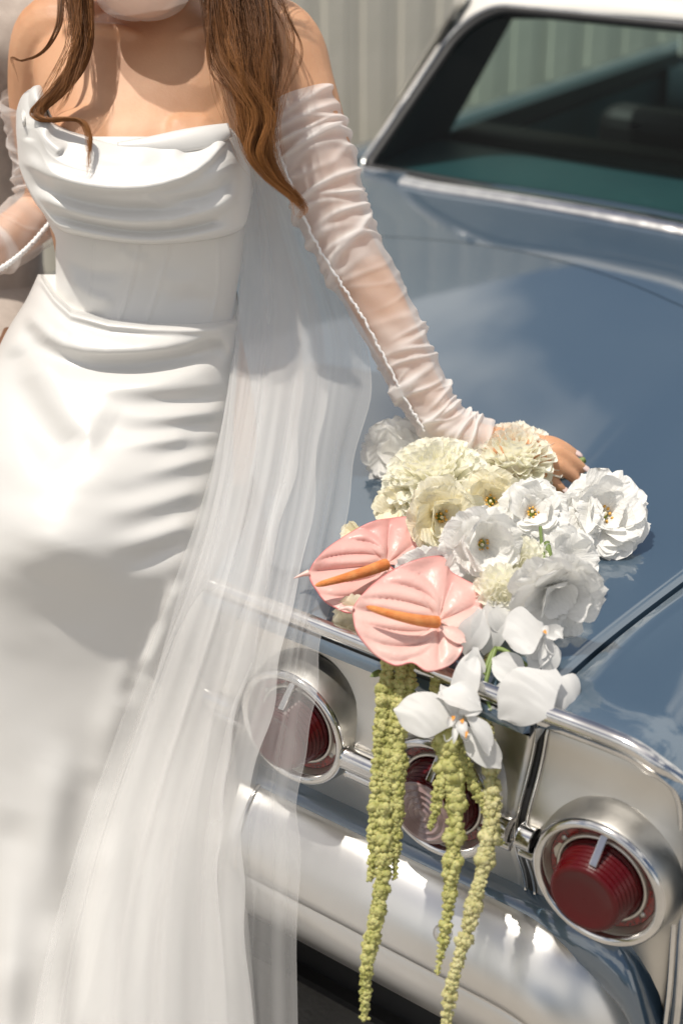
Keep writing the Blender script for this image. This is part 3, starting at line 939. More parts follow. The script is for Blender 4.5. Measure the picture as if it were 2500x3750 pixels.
# lining turned over inside the neckline
la = cr([(430, 522), (540, 502), (660, 476), (760, 460), (835, 452)], 40); lb = cr([(430, 545), (560, 560), (680, 555), (780, 535), (850, 500)], 40)
P = np.stack([Wa(la[:, 0]*(1-k)+lb[:, 0]*k, la[:, 1]*(1-k)+lb[:, 1]*k, 1.766+.02*np.linspace(0, 1, 40)**3-.004*math.sin(k*3)) for k in np.linspace(0, 1, 8)], 1)
grid_obj('neckline_lining', P, M['satin2'], bride, thick=.0015)
# left peak of the neckline
la = cr([(78, 420), (95, 360), (120, 322), (148, 315), (152, 345)], 30); lb = cr([(90, 470), (120, 440), (150, 420), (175, 425), (200, 455)], 30)
P = np.stack([Wa(la[:, 0]*(1-k)+lb[:, 0]*k, la[:, 1]*(1-k)+lb[:, 1]*k, 1.80+.012*np.sin(np.linspace(0, 9, 30))-.02*math.sin(k*3)) for k in np.linspace(0, 1, 10)], 1)
grid_obj('neckline_fold', P, M['satin2'], bride, thick=.002)

# draped skirt
SK = [(1005, 140, 858, 1.862, 2.06), (1100, 95, 872, 1.835, 2.08), (1220, 22, 878, 1.818, 2.10), (1400, -60, 880, 1.800, 2.12), (1600, -140, 868, 1.775, 2.12), (1800, -190, 850, 1.750, 2.11),
      (2050, -230, 830, 1.735, 2.08), (2300, -250, 830, 1.775, 2.02), (2600, -260, 850, 1.815, 2.0), (3000, -280, 880, 1.845, 2.0), (3500, -310, 920, 1.855, 2.02), (4200, -350, 980, 1.850, 2.04), (5080, -420, 1080, 1.830, 2.06)]
def waist(px, py):
    # the gathered waist seam: everything above the seam line sinks behind the bodice
    line = np.interp(px, [100, 150, 200, 260, 400, 550, 700, 800, 870], [1000, 1015, 1085, 1140, 1178, 1192, 1194, 1188, 1176])
    return -.06*sstep(6, -26, py-line)+.010*np.exp(-((py-line-14)/16)**2)
folds = [
 ([(120, 1060), (190, 1160), (300, 1225), (450, 1250), (600, 1240), (740, 1215), (860, 1220)], .010, 22, 26, .06),
 ([(60, 1160), (140, 1260), (280, 1330), (430, 1345), (600, 1330), (740, 1290), (850, 1260)], -.016, 34, 34, .1),
 ([(90, 1120), (160, 1215), (250, 1270), (380, 1290), (560, 1285), (700, 1262), (800, 1232), (845, 1270), (850, 1340)], .015, 26, 20, .08),
 ([(200, 1360), (380, 1410), (560, 1400), (720, 1360), (840, 1330)], .010, 36, 30, (.75, .20)),
 ([(300, 1440), (460, 1420), (640, 1425), (850, 1400)], .008, 26, 22, (.75, .20)),
 ([(380, 1475), (540, 1478), (700, 1468), (850, 1450)], -.010, 22, 22, (.75, .20)),
 ([(430, 1530), (560, 1530), (700, 1520), (850, 1505)], .013, 28, 20, (.75, .20)),
 ([(420, 1575), (560, 1582), (700, 1565), (840, 1545)], -.010, 22, 22, (.75, .20)),
 ([(340, 1625), (460, 1630), (600, 1612), (720, 1590)], .010, 26, 20, (.75, .20)),
 ([(520, 1700), (640, 1660), (760, 1640), (830, 1620)], -.009, 24, 24, (.75, .20)),
 ([(440, 1740), (580, 1720), (700, 1690), (820, 1660)], .010, 28, 20, (.75, .20)),
 ([(300, 1830), (500, 1800), (660, 1770), (800, 1720)], -.009, 30, 30, (.75, .20)),
 ([(280, 1890), (480, 1860), (640, 1820), (780, 1770)], .010, 34, 26, (.75, .20)),
 ([(330, 1960), (500, 1930), (640, 1890), (750, 1830)], -.010, 30, 30, (.75, .20)),
 ([(320, 2020), (480, 1990), (620, 1950), (730, 1890)], .010, 34, 26, (.75, .20)),
 ([(330, 2110), (480, 2070), (600, 2020), (700, 1960)], -.010, 32, 32, (.75, .20)),
 ([(30, 1250), (70, 1400), (150, 1560), (260, 1700)], -.022, 60, 60, .15),
 ([(100, 1290), (170, 1420), (280, 1540), (400, 1610)], .012, 60, 50, .2),
 ([(-80, 1450), (0, 1700), (80, 1950), (120, 2200)], .016, 150, 170, .3),
 ([(420, 1560), (330, 1750), (240, 1950), (160, 2150)], .016, 170, 170, .3),
 ([(-60, 2520), (200, 2400), (450, 2230), (680, 2060)], -.008, 160, 260, .2),
 ([(520, 2480), (600, 2300), (680, 2120)], .014, 30, 26, .2), ([(450, 2600), (530, 2400), (640, 2220)], -.010, 30, 30, .2),
 ([(330, 2900), (420, 2620), (520, 2400)], .016, 46, 40, .2), ([(180, 3500), (270, 3000), (400, 2650)], -.02, 60, 60, .2),
 ([(60, 3750), (120, 3300), (220, 2900), (300, 2700)], .022, 80, 70, .2), ([(330, 3900), (380, 3400), (440, 3000)], .020, 60, 60, .2),
 ([(-60, 3600), (0, 3200), (60, 2950)], -.02, 60, 60, .2), ([(480, 3900), (500, 3400), (540, 3000)], -.02, 50, 50, .2),
]
folds = [(f[0], (.45 if min(q[1] for q in f[0]) > 2390 else 1)*f[1]*(.72 if f[1] in (.008, -.010, .013, .010, -.009) else 1.0), f[2]*1.35, f[3]*1.35, *f[4:]) for f in folds]
px, py, d = tube_cloth(SK, 420, 300, folds, kb=30, extra=waist)
def cnoise(px, py, seed, n=26, s0=60, s1=260):
    q = np.random.default_rng(seed); z = np.zeros_like(px)
    for i in range(n):
        a = q.uniform(-.7, .5); L = q.uniform(s0, s1); z += np.sin((px*math.sin(a)+py*math.cos(a))*6.283/L+q.uniform(0, 6.28)+1.2*np.sin((px*math.cos(a)-py*math.sin(a))/L*1.3+q.uniform(0, 6.28)))*L/s1
    return z/n
d = d-.005*cnoise(px, py, 4)*sstep(1180, 1300, py)*(1-.75*sstep(2150, 2500, py))
low = sstep(2700, 3600, py)
d = d-low*.6*(.020*np.sin(px/75.0+.6*np.sin(py/500))+.012*np.sin(px/33.0+1.3))
grid_obj('skirt', Wa(px, py, d), M['satin'], bride, wv=True)

# ---- ruched tulle sleeves -----------------------------------------
def sleeve(path, n, seed, s0, smooth_zone=None, extra_r=.0045):
    r0 = np.random.default_rng(seed)
    Q = cr([(a, b, c, r) for a, b, c, r in path], n)
    P = Wa(Q[:, 0], Q[:, 1], Q[:, 2]); rad = Q[:, 3]
    L = np.r_[0, np.cumsum(np.linalg.norm(np.diff(P, axis=0), axis=1))]
    T, N, B = frames(P)
    k = 96
    a = np.linspace(0, 2*np.pi, k, endpoint=False)
    S = np.repeat(L[:, None], k, 1); A = np.repeat(a[None], n, 0)
    h = np.zeros((n, k))
    s = 0.0
    while s < L[-1]:
        zone = smooth_zone is not None and smooth_zone[0] < s/L[-1] < smooth_zone[1]
        tilt = r0.normal(0, .012); ph = r0.uniform(0, 6.28); w = r0.uniform(.0018, .0065); amp = r0.uniform(.5, 1.1)*(.35 if zone else 1)
        span = np.clip(.45+.75*np.cos(A-r0.uniform(0, 6.28)), .04, 1)
        cen = s+tilt*np.cos(A-ph)+.0035*np.sin(2*A+r0.uniform(0, 6.28))
        h += amp*np.exp(-((S-cen)/w)**2)*span
        s += r0.uniform(.003, .011)*(2.6 if zone else 1)
    h = np.minimum(h, 1.5)
    ends = sstep(0, .012, S)*1.0
    r = rad[:, None]+extra_r+.0052*h+.0012*np.sin(7*A+S*90)
    V = P[:, None]+r[..., None]*(np.cos(A)[..., None]*N[:, None]+np.sin(A)[..., None]*B[:, None])
    zn = sstep(.42, .47, S/L[-1])*sstep(.62, .57, S/L[-1]) if smooth_zone else 0
    dens = np.clip(s0-.26*zn+.30*h, 0, .96)
    return V, dens, (P, T, N, B, rad, L)
SL = [(1072, 388, 1.928, .0545), (1105, 470, 1.927, .0525), (1170, 640, 1.925, .0465), (1245, 850, 1.925, .0405), (1395, 1130, 1.935, .0365), (1545, 1430, 1.945, .030), (1640, 1565, 1.95, .0275), (1760, 1630, 1.955, .033)]
V, dens, fr = sleeve(SL, 360, 3, .62, (.46, .60))
grid_obj('sleeve', V, M['tulle'], bride, wv=True, attr={'dens': dens})
# gathered seam along the inner side of the sleeve
seam = [(1010, 520, 1.885), (1075, 700, 1.885), (1152, 880, 1.885), (1250, 1040, 1.895), (1330, 1165, 1.90), (1415, 1325, 1.91), (1495, 1480, 1.917), (1555, 1580, 1.922)]
q = cr(seam, 260)
wob = np.stack([2.5*np.sin(np.arange(260)*.43)+1.5*np.sin(np.arange(260)*1.1), 2*np.sin(np.arange(260)*1.3)], 1)
q[:, :2] += wob
tube('sleeve_seam', Wa(q[:, 0], q[:, 1], q[:, 2]), .0017+.0003*np.sin(np.arange(260)*.7), mat('tulle_gather', (.84, .83, .83), .8), bride, 6)
SR = [(140, 350, 2.0, .047), (165, 560, 2.05, .042), (178, 740, 2.06, .040), (90, 830, 2.035, .037), (20, 880, 2.02, .035), (-160, 980, 1.98, .028)]
V, dens, fr = sleeve(SR, 200, 5, .34, (.5, .7))
grid_obj('sleeve', V, M['tulle'], bride, wv=True, attr={'dens': dens})
q = cr([(205, 790, 2.0), (120, 890, 1.985), (40, 960, 1.975), (-60, 1020, 1.965)], 120)
q[:, 1] += 4*np.sin(np.arange(120)*1.1)
tube('sleeve_seam', Wa(q[:, 0], q[:, 1], q[:, 2]), .0035, bpy.data.materials['tulle_gather'], bride, 6)

# ---- tulle train hanging from the back of the bodice -----------------
def train(name, left, right, n, m, pleats, amp, dens0, seed):
    r0 = np.random.default_rng(seed)
    A = cr(left, n); B = cr(right, n)
    u = np.linspace(0, 1, m)[None, :]; v = np.linspace(0, 1, n)[:, None]
    uu = u+.03*np.sin(3*u*np.pi+2.2*v+seed)*np.sin(u*np.pi)
    px = A[:, :1]*(1-uu)+B[:, :1]*uu; py = A[:, 1:2]*(1-uu)+B[:, 1:2]*uu; d = A[:, 2:3]*(1-uu)+B[:, 2:3]*uu
    z = np.zeros((n, m))
    for i in range(pleats):
        c = r0.uniform(0, 1); w = r0.uniform(.018, .06); dr = r0.normal(0, .05)
        z += r0.uniform(.3, 1)*np.exp(-((u-c-dr*v-.02*np.sin(v*5+i))/w)**2)*np.clip(.35+v*1.2, 0, 1)
    z += .8*np.sin(u*17+2*v+seed)+.35*np.sin(u*37-3*v+2*np.sin(v*3))
    grow = np.clip(.25+1.2*v, 0, 1)
    d = d-amp*z*grow
    px = px+8*np.sin(u*29+v*4+seed)*grow+u**6*(9*np.sin(v*31+seed)+6*np.sin(v*57))
    hem = np.exp(-((1-u)/.004)**2)*.10
    st = np.zeros((n, m))
    for i in range(40):
        fq = r0.uniform(15, 120); st += np.sin(u*fq+r0.uniform(0, 6.28)+1.5*np.sin(v*r0.uniform(1, 5)+i))/6
    dens = np.clip(dens0+.05*np.clip(z, -1, 3)+.030*st*np.clip(.3+v, 0, 1)+hem+.22*np.exp(-v/.16), 0, .93)
    return grid_obj(name, Wa(px, py, d), M['tulle'], bride, attr={'dens': dens})
train('veil', [(880, 540, 1.99), (890, 800, 1.975), (868, 1150, 1.93), (845, 1400, 1.85), (800, 1750, 1.765), (720, 2080, 1.705), (600, 2400, 1.725), (470, 2800, 1.765), (360, 3300, 1.785), (260, 3900, 1.79), (200, 4900, 1.79)],
      [(1000, 540, 2.0), (1180, 900, 1.995), (1345, 1270, 1.965), (1330, 1560, 1.90), (1275, 1850, 1.83), (1215, 2150, 1.755), (1170, 2420, 1.69), (1125, 2650, 1.675), (1095, 2900, 1.665), (1080, 3200, 1.66), (1085, 3800, 1.68), (1120, 4850, 1.72)],
      260, 260, 12, .0045, .24, 1)
train('veil', [(890, 540, 1.995), (890, 800, 1.975), (868, 1150, 1.93), (835, 1450, 1.84), (740, 1850, 1.745), (600, 2250, 1.715), (430, 2700, 1.765), (260, 3200, 1.795), (120, 3800, 1.80), (20, 4900, 1.79)],
      [(990, 540, 2.0), (1120, 950, 1.99), (1190, 1350, 1.95), (1170, 1650, 1.87), (1110, 2000, 1.77), (1040, 2350, 1.69), (970, 2650, 1.675), (900, 2950, 1.675), (880, 3250, 1.675), (930, 3700, 1.685), (1000, 4850, 1.73)],
      260, 220, 11, .005, .32, 2)
train('veil', [(900, 540, 2.0), (890, 800, 1.98), (868, 1150, 1.935), (835, 1450, 1.845), (760, 1850, 1.755), (640, 2250, 1.725), (520, 2700, 1.775), (420, 3200, 1.80), (380, 3800, 1.81), (350, 4900, 1.80)],
      [(980, 540, 2.0), (1060, 950, 1.985), (1110, 1350, 1.94), (1080, 1650, 1.85), (1010, 2000, 1.75), (930, 2350, 1.70), (860, 2700, 1.69), (820, 3000, 1.69), (830, 3400, 1.695), (900, 4850, 1.75)],
      240, 180, 10, .005, .38, 3)
# veil drawn over the lower face
P = []
for th in np.linspace(.02, 1.9, 26):
    row = []
    for a in np.linspace(-1.75, 1.75, 60):
        k = math.sin(min(th, 1.57)); up = -math.cos(th) if th < 1.57 else (th-1.57)*4.0
        wr = 1+.012*math.sin(11*a+3*th)
        row.append(W(516, -62, 1.800)+R_*(.0635*k*math.sin(a)*wr)+U_*(.0475*up)-F_*(.088*k*math.cos(a)*wr))
    P.append(row)
grid_obj('face_veil', np.array(P), M['tulle'], bride, attr={'dens': np.full((26, 60), .32)})

# ---- hair -------------------------------------------------------------
def lock(path, count, seed, tone, rad=.00036, npt=60):
    """bundle of fine hairs round a guide, gathered in loose clumps. path rows: px, py, depth, spread (px)"""
    r0 = np.random.default_rng(seed); Q = cr(path, npt)
    geos, tones = [], []
    t = np.linspace(0, 1, npt)
    ncl = max(3, count//26)
    for c in range(ncl):
        an = r0.uniform(0, 6.28); rr = math.sqrt(r0.uniform(0, 1)); ph = r0.uniform(0, 6.28); tw = r0.normal(0, 2.2)
        amp = r0.uniform(.05, .28); fq = r0.uniform(5, 13)
        cx = rr*np.cos(an+tw*t)*Q[:, 3]+amp*Q[:, 3]*np.sin(fq*t+ph)
        cz = rr*np.sin(an+tw*t)*Q[:, 3]+amp*Q[:, 3]*np.cos(fq*t+ph)
        lenc = r0.uniform(.72, 1.02); tc_ = r0.normal(0, .12)
        for i in range(count//ncl):
            a2 = r0.uniform(0, 6.28); r2 = r0.uniform(0, 1)**.6*(.30*Q[:, 3]+2.5); fly = 3.0 if r0.uniform() < .06 else 1.0
            p2 = r0.uniform(0, 6.28); w2 = r0.uniform(6, 20)
            ox = cx+np.cos(a2+1.5*t)*r2+fly*r0.normal(0, 2.2)*np.sin(w2*t+p2)*t
            oz = cz+np.sin(a2+1.5*t)*r2
            oy = .30*oz+fly*2*np.sin(w2*t*.8+p2)
            cut = max(int(npt*min(1, lenc*r0.uniform(.80, 1.03))), 12)
            P = Wa(Q[:, 0]+ox, Q[:, 1]+oy, Q[:, 2]+.9*oz*1.85/FPX)[:cut]
            rd = rad*np.sqrt(np.clip(1-t[:cut]*npt/cut, .03, 1))*r0.uniform(.7, 1.2)
            geos.append(tube_geo(P, rd, 3, False))
            tn = .07+tone[0]+(tone[1]-tone[0])*t[:cut]+tc_+r0.normal(0, .10)
            tones.append(np.repeat(np.clip(tn, 0, 1), 3))
    return geos, tones
G, TN = [], []
def add(*a, **k):
    g_, t_ = lock(*a, **k); G.extend(g_); TN.extend(t_)
# left side of the picture
add([(262, -260, 1.84, 60), (275, -80, 1.80, 48), (292, 60, 1.79, 40), (300, 150, 1.785, 34), (272, 250, 1.78, 32), (205, 340, 1.772, 30), (138, 410, 1.765, 22), (165, 440, 1.755, 18), (240, 436, 1.748, 15), (300, 446, 1.742, 13), (325, 500, 1.738, 12), (321, 570, 1.735, 12), (319, 640, 1.735, 8)], 520, 1, (.25, .75))
add([(235, -200, 1.83, 30), (226, 0, 1.80, 14), (212, 105, 1.79, 9), (160, 190, 1.785, 6), (85, 222, 1.79, 6), (48, 212, 1.80, 6), (62, 270, 1.83, 6), (80, 345, 1.85, 4)], 46, 2, (.2, .4))
add([(270, -100, 1.79, 40), (300, 100, 1.78, 34), (265, 270, 1.765, 40), (215, 380, 1.755, 34), (150, 455, 1.75, 20)], 40, 3, (.3, .65))
# right side: the heavy lock
add([(830, -300, 1.86, 150), (835, -100, 1.82, 92), (850, 30, 1.805, 78), (880, 150, 1.795, 70), (915, 270, 1.785, 66), (945, 390, 1.785, 66), (945, 490, 1.785, 56), (965, 580, 1.785, 44), (1015, 660, 1.79, 34), (1080, 722, 1.80, 25), (1112, 765, 1.805, 18), (1095, 800, 1.80, 14)], 1100, 4, (.10, .80))
add([(800, -150, 1.82, 60), (810, 80, 1.80, 46), (840, 230, 1.785, 52), (905, 340, 1.772, 50), (960, 440, 1.768, 40), (935, 560, 1.766, 30), (985, 650, 1.775, 22), (1070, 725, 1.79, 16), (1085, 790, 1.79, 12)], 420, 5, (.30, .85))
add([(920, -150, 1.84, 80), (950, 60, 1.82, 60), (985, 230, 1.815, 46), (975, 380, 1.80, 44), (940, 500, 1.79, 40), (980, 620, 1.79, 22)], 170, 6, (.15, .55))
add([(940, -100, 1.84, 30), (1040, 60, 1.85, 26), (1085, 170, 1.85, 22), (1060, 300, 1.84, 26), (1000, 430, 1.82, 26)], 22, 7, (.3, .6), rad=.0004)
add([(780, -50, 1.80, 30), (770, 120, 1.78, 16), (765, 230, 1.775, 8), (790, 290, 1.77, 8), (880, 360, 1.765, 20)], 18, 8, (.3, .6), rad=.0004)
for k in range(5):
    add([(800+40*k, -100, 1.80, 60), (830+35*k, 120, 1.775, 95), (870+25*k, 300, 1.77, 100), (930+10*k, 470, 1.77, 80), (960+15*k, 600, 1.775, 60), (1040+15*k, 720, 1.79, 40)], 26, 40+k, (.25, .8), rad=.0003)
for k in range(3):
    add([(250+10*k, -100, 1.80, 50), (290, 120, 1.775, 60), (250, 270, 1.765, 60), (170+10*k, 400, 1.755, 45), (240, 470, 1.745, 30)], 16, 50+k, (.25, .8), rad=.0003)
# hair on the head, above the frame
for k, (x0, x1) in enumerate(((560, 240), (560, 300), (560, 880), (560, 800), (580, 980), (540, 200))):
    add([(x0, -640, 1.86, 40), ((x0*2+x1)/3, -640, 1.80+.04*(k % 2), 70), ((x0+x1*2)/3, -500, 1.80+.05*(k % 2), 80), (x1, -250, 1.84, 80), (x1, -40, 1.85, 60)], 130, 20+k, (.15, .3), rad=.0011, npt=20)
hair = multi('hair', G, M['hair'], bride)
at = hair.data.attributes.new('tone', 'FLOAT', 'POINT'); at.data.foreach_set('value', np.concatenate(TN).astype(np.float32))

# ------------------------------------------------------------------ the groom
groom = empty('person', (-.55, -.30, 0))
tag(groom, 'groom in a beige grey suit sitting close behind the bride', 'person')
def cw(pts, k=16):
    return capsule_geo([p[:3] for p in pts], [p[3] for p in pts], k, len(pts)*6)
gc = W(-255, 600, 2.27)
gx0, gy0 = gc[0], gc[1]
hp = np.array([gx0, gy0, 1.03])
rt = np.array([.80, .60, 0]); fw = np.array([.6, -.8, 0])*1.0
def gp(r, f_, z): return tuple(np.array([gx0, gy0, 0])+rt*r+fw*f_+np.array([0, 0, z]))
gb = [cw([(*gp(0, 0, 1.02), .14), (*gp(0, 0, 1.25), .14), (*gp(0, 0, 1.42), .15)]), cw([(*gp(-.13, 0, 1.46), .07), (*gp(.13, 0, 1.46), .07)]),
      cw([(*gp(0, 0, 1.45), .065), (*gp(0, .02, 1.60), .06)]), ell_geo(gp(0, .04, 1.71), (.08, .095, .115)), cw([(*gp(0, .11, 1.62), .03), (*gp(0, .12, 1.64), .03)]),
      cw([(*gp(0, .135, 1.72), .012), (*gp(0, .145, 1.69), .016)])]
arm_l = [gp(.20, .02, 1.44), gp(.27, -.02, 1.20), gp(.30, .16, 1.06), gp(.20, .30, 1.05)]
arm_r = [gp(-.20, .0, 1.44), gp(-.27, -.03, 1.18), gp(-.22, .15, 1.02), gp(-.12, .24, 1.00)]
for A in (arm_l, arm_r):
    gb.append(cw([(*A[0], .055), (*A[1], .045), (*A[2], .036), (*A[3], .028)]))
    d_ = np.array(A[3])-np.array(A[2]); d_ /= np.linalg.norm(d_)
    for k in range(4):
        o_ = np.array(A[3])+np.array([0, 0, .022*(k-1.5)])
        gb.append(cw([(*(o_+d_*.03), .012), (*(o_+d_*.09), .0105), (*(o_+d_*.13+fw*-.02), .009)], 10))
    gb.append(cw([(*(np.array(A[3])+d_*.01), .016), (*(np.array(A[3])+d_*.05+np.array([0, 0, .05])), .011)], 10))
legs = [[gp(.09, .02, .99), gp(.12, .42, .93), gp(.12, .48, .50), gp(.12, .44, .09)], [gp(-.09, .02, .99), gp(-.13, .42, .93), gp(-.13, .48, .50), gp(-.13, .44, .09)]]
for Lg in legs:
    gb.append(cw([(*Lg[0], .085), (*Lg[1], .062), (*Lg[2], .055), (*Lg[3], .040)]))
gbody = remeshed('body', gb, .008, 6, M['skin'], groom)
jk = [cw([(*gp(0, 0, .99), .165), (*gp(0, 0, 1.2), .158), (*gp(0, 0, 1.40), .168)]), cw([(*gp(-.17, 0, 1.455), .075), (*gp(.17, 0, 1.455), .075)])]
for A in (arm_l, arm_r):
    e = np.array(A[2])+.8*(np.array(A[3])-np.array(A[2]))
    jk.append(cw([(*A[0], .078), (*A[1], .064), (*A[2], .056), (*e, .046)]))
jacket = remeshed('jacket', jk, .009, 5, M['suit'], groom)
dm = jacket.modifiers.new('d', 'DISPLACE'); tx = bpy.data.textures.new('creases', 'CLOUDS'); tx.noise_scale = .09; dm.texture = tx; dm.strength = .030; dm.mid_level = .5
tr = []
for Lg in legs:
    tr.append(cw([(*Lg[0], .105), (*Lg[1], .082), (*Lg[2], .075), (*Lg[3], .070)]))
remeshed('trousers', tr, .010, 5, M['suit'], groom)
for Lg in legs:
    p = np.array(Lg[3]); V, f = cw([(*(p-fw*.03-np.array([0, 0, .04])), .042), (*(p+fw*.10-np.array([0, 0, .052])), .038), (*(p+fw*.17-np.array([0, 0, .06])), .028)])
    mesh_obj('shoe', V, f, M['shoe'], groom)
gh = []
r0 = np.random.default_rng(9)
V, f = ell_geo(gp(0, .02, 1.745), (.088, .104, .100), sub=4); V = V+r0.normal(0, .002, V.shape)
mesh_obj('hair', V, f, M['seat'], groom)

# ------------------------------------------------------------------ the bouquet
def dk(px, py, lift):
    return depth_of(onplane(px, py, 2, .925))-lift
bouq = empty('bouquet', onplane(1750, 1950, 2, .925))
tag(bouq, 'bouquet of white blooms, pink anthuriums and trailing green strands on the trunk', 'bouquet')

def petal_mesh(name, L, Wd, a0, a1, cup, ruf, seed, m, nt=12, nu=13, sharp=.62, curl=0.0):
    r0 = np.random.default_rng(seed)
    t = np.linspace(0, 1, nt); u = np.linspace(-1, 1, nu)
    ph = a0+(a1-a0)*t**1.2
    r = np.r_[0, np.cumsum(np.cos((ph[1:]+ph[:-1])/2))*L/(nt-1)]; z = np.r_[0, np.cumsum(np.sin((ph[1:]+ph[:-1])/2))*L/(nt-1)]
    w = Wd*np.clip(.16+.84*t**.62, 0, 1)*np.sqrt(np.clip(1-(np.clip(t-sharp, 0, 1)/(1.001-sharp))**2.4, .0, 1))
    w[-1] = Wd*.42
    TT, UU = np.meshgrid(t, u, indexing='ij')
    k1, k2, p1, p2 = r0.uniform(2.0, 3.4), r0.uniform(4.5, 7), r0.uniform(0, 6.28), r0.uniform(0, 6.28)
    wav = ruf*TT**2.4*(np.sin(k1*UU*1.6+p1)+.30*np.sin(k2*UU*1.3+p2))
    edge = 1+.03*TT**4*np.sin(9*UU+p2)+.02*TT**4*np.sin(21*UU+p1)
    nr = -np.sin(ph)[:, None]; nz = np.cos(ph)[:, None]
    lift = cup*UU**2*w[:, None]+wav+curl*TT**3*np.abs(UU)**3*Wd
    X = r[:, None]*edge+nr*lift-.10*L*TT**3*UU**2; Y = w[:, None]*UU; Z = z[:, None]*edge+nz*lift
    P = np.stack([X, Y, Z], -1)
    me = bpy.data.meshes.new(name)
    me.from_pydata([tuple(v) for v in P.reshape(-1, 3)], [], grid_faces(nt, nu))
    me.polygons.foreach_set('use_smooth', [True]*len(me.polygons))
    me.materials.append(m)
    return me

LIB = {}
def lib(kind, m, layer):
    key = (kind, m.name, layer)
    if key not in LIB:
        spec = {'outer': (1.08, .74, .95, -.25, .22, .045), 'mid': (.95, .68, 1.15, .0, .32, .045), 'inner': (.72, .54, 1.35, .35, .50, .035),
                'side': (1.12, .72, 1.35, .45, .40, .045)}[layer]
        LIB[key] = [petal_mesh('petal', spec[0], spec[1], spec[2], spec[3], spec[4], spec[5], hash(layer) % 7+s*13+5, m) for s in range(4)]
    return LIB[key]
SEEDS = {'outer': 1, 'mid': 2, 'inner': 3, 'side': 4}
def hash(x): return SEEDS.get(x, 9)

def frame_z(n, spin=0):
    n = Vector(n).normalized()
    q = n.to_track_quat('Z', 'Y')
    return q.to_matrix().to_4x4() @ Matrix.Rotation(spin, 4, 'Z')

def stem_geo(c, n, Lg=.09, r=.0022):
    c = np.array(c); n = np.array(n); tgt = onplane(2000, 1760, 2, .965)
    e = tgt-c; e = e/np.linalg.norm(e)
    p = np.array([c-n*.006, c-n*.03+e*.01, c-n*.045+e*.05, c-n*.05+e*Lg])
    p[:, 2] = np.maximum(p[:, 2], .945)
    return tube_geo(cr(p, 10), r, 6)

def bloom(px, py, lift, Rpx, nrm, m, seed, layers=('outer', 'mid', 'inner'), throat=True, name='lisianthus', d=None):
    r0 = random.Random(seed)
    d = dk(px, py, lift) if d is None else d
    c = W(px, py, d); n = dirc(*nrm); R = 1.10*Rpx*d/FPX
    c0 = c-np.array(n)*R*.42
    geos = [stem_geo(c0, n), ell_geo(c0, (R*.10, R*.10, R*.10), sub=1)]
    fl = multi(name, geos, M['green'], bouq)
    for layer in layers:
        cnt = {'outer': 6, 'mid': 5, 'inner': 4, 'side': 6}[layer]
        base = r0.uniform(0, 6.28)
        for i in range(cnt):
            me = lib('lis', m, layer)[r0.randrange(4)]
            o = link(bpy.data.objects.new('petal', me), fl)
            sc = R*r0.uniform(.90, 1.10)
            o.matrix_basis = Matrix.Translation(Vector(c0)) @ frame_z(n, base+i*6.283/cnt+r0.uniform(-.15, .15)) @ Matrix.Rotation(r0.uniform(-.12, .12), 4, 'Y') @ Matrix.Rotation(r0.uniform(-.15, .15), 4, 'X') @ Matrix.Diagonal((sc, sc*r0.uniform(.9, 1.1), sc, 1))
    if throat:
        V, f = ell_geo((0, 0, 0), (.17, .17, .30), sub=2)
        mt = np.array(frame_z(n).to_3x3())
        mesh_obj('throat', (V*R)@mt.T+c0+np.array(n)*R*.05, f, M['throat'], fl)
        gs = []
        for i in range(8):
            a = i*6.283/8+r0.uniform(-.2, .2); rr = r0.uniform(.08, .17)
            V, f = ell_geo((rr*math.cos(a), rr*math.sin(a), .38+r0.uniform(-.03, .05)), (.036, .036, .05), sub=1)
            gs.append(((V*R)@mt.T+c0, f))
        V, f = ell_geo((0, 0, .40), (.05, .05, .06), sub=1)
        multi('stamens', gs, M['stamen'], fl)
        mesh_obj('pistil', (V*R)@mt.T+c0, f, M['petal_cream'], fl)
    return fl

DFL = petal_mesh('floret', 1.0, .42, .50, -.05, .85, .01, 3, M['petal_dahlia'], 8, 7, .55)
DFL2 = petal_mesh('floret', 1.0, .46, .35, .10, .75, .015, 5, M['petal_dahlia'], 8, 7, .55)
def dahlia(px, py, lift, Rpx, nrm, seed, count=150):
    r0 = random.Random(seed)
    d = dk(px, py, lift); c = W(px, py, d); n = dirc(*nrm); R = Rpx*d/FPX
    V, f = ell_geo(c, (R*.60,)*3, sub=2)
    fl = mesh_obj('dahlia', V, f, M['petal_dahlia'], bouq)
    for i in range(count):
        th = math.acos(1-(i+.5)/count*1.28); ph = i*2.39996+r0.uniform(-.1, .1)
        s = .28+.20*min(1, th/1.1)
        mtx = Matrix.Translation(Vector(c)) @ frame_z(n) @ Matrix.Rotation(ph, 4, 'Z') @ Matrix.Rotation(th-math.pi/2, 4, 'Y') if False else \
            Matrix.Translation(Vector(c)) @ frame_z(n) @ Matrix.Rotation(ph, 4, 'Z') @ Matrix.Rotation(-(math.pi/2-th), 4, 'Y') @ Matrix.Translation((R*.56, 0, 0)) @ Matrix.Rotation(r0.uniform(-.2, .1)+.12, 4, 'Y') @ Matrix.Rotation(r0.uniform(-.2, .2), 4, 'X')
        o = link(bpy.data.objects.new('floret', DFL if i % 2 else DFL2), fl)
        k = R*s*r0.uniform(.9, 1.1)
        o.matrix_basis = mtx @ Matrix.Diagonal((k*1.05, k*1.15, k, 1))
    return fl

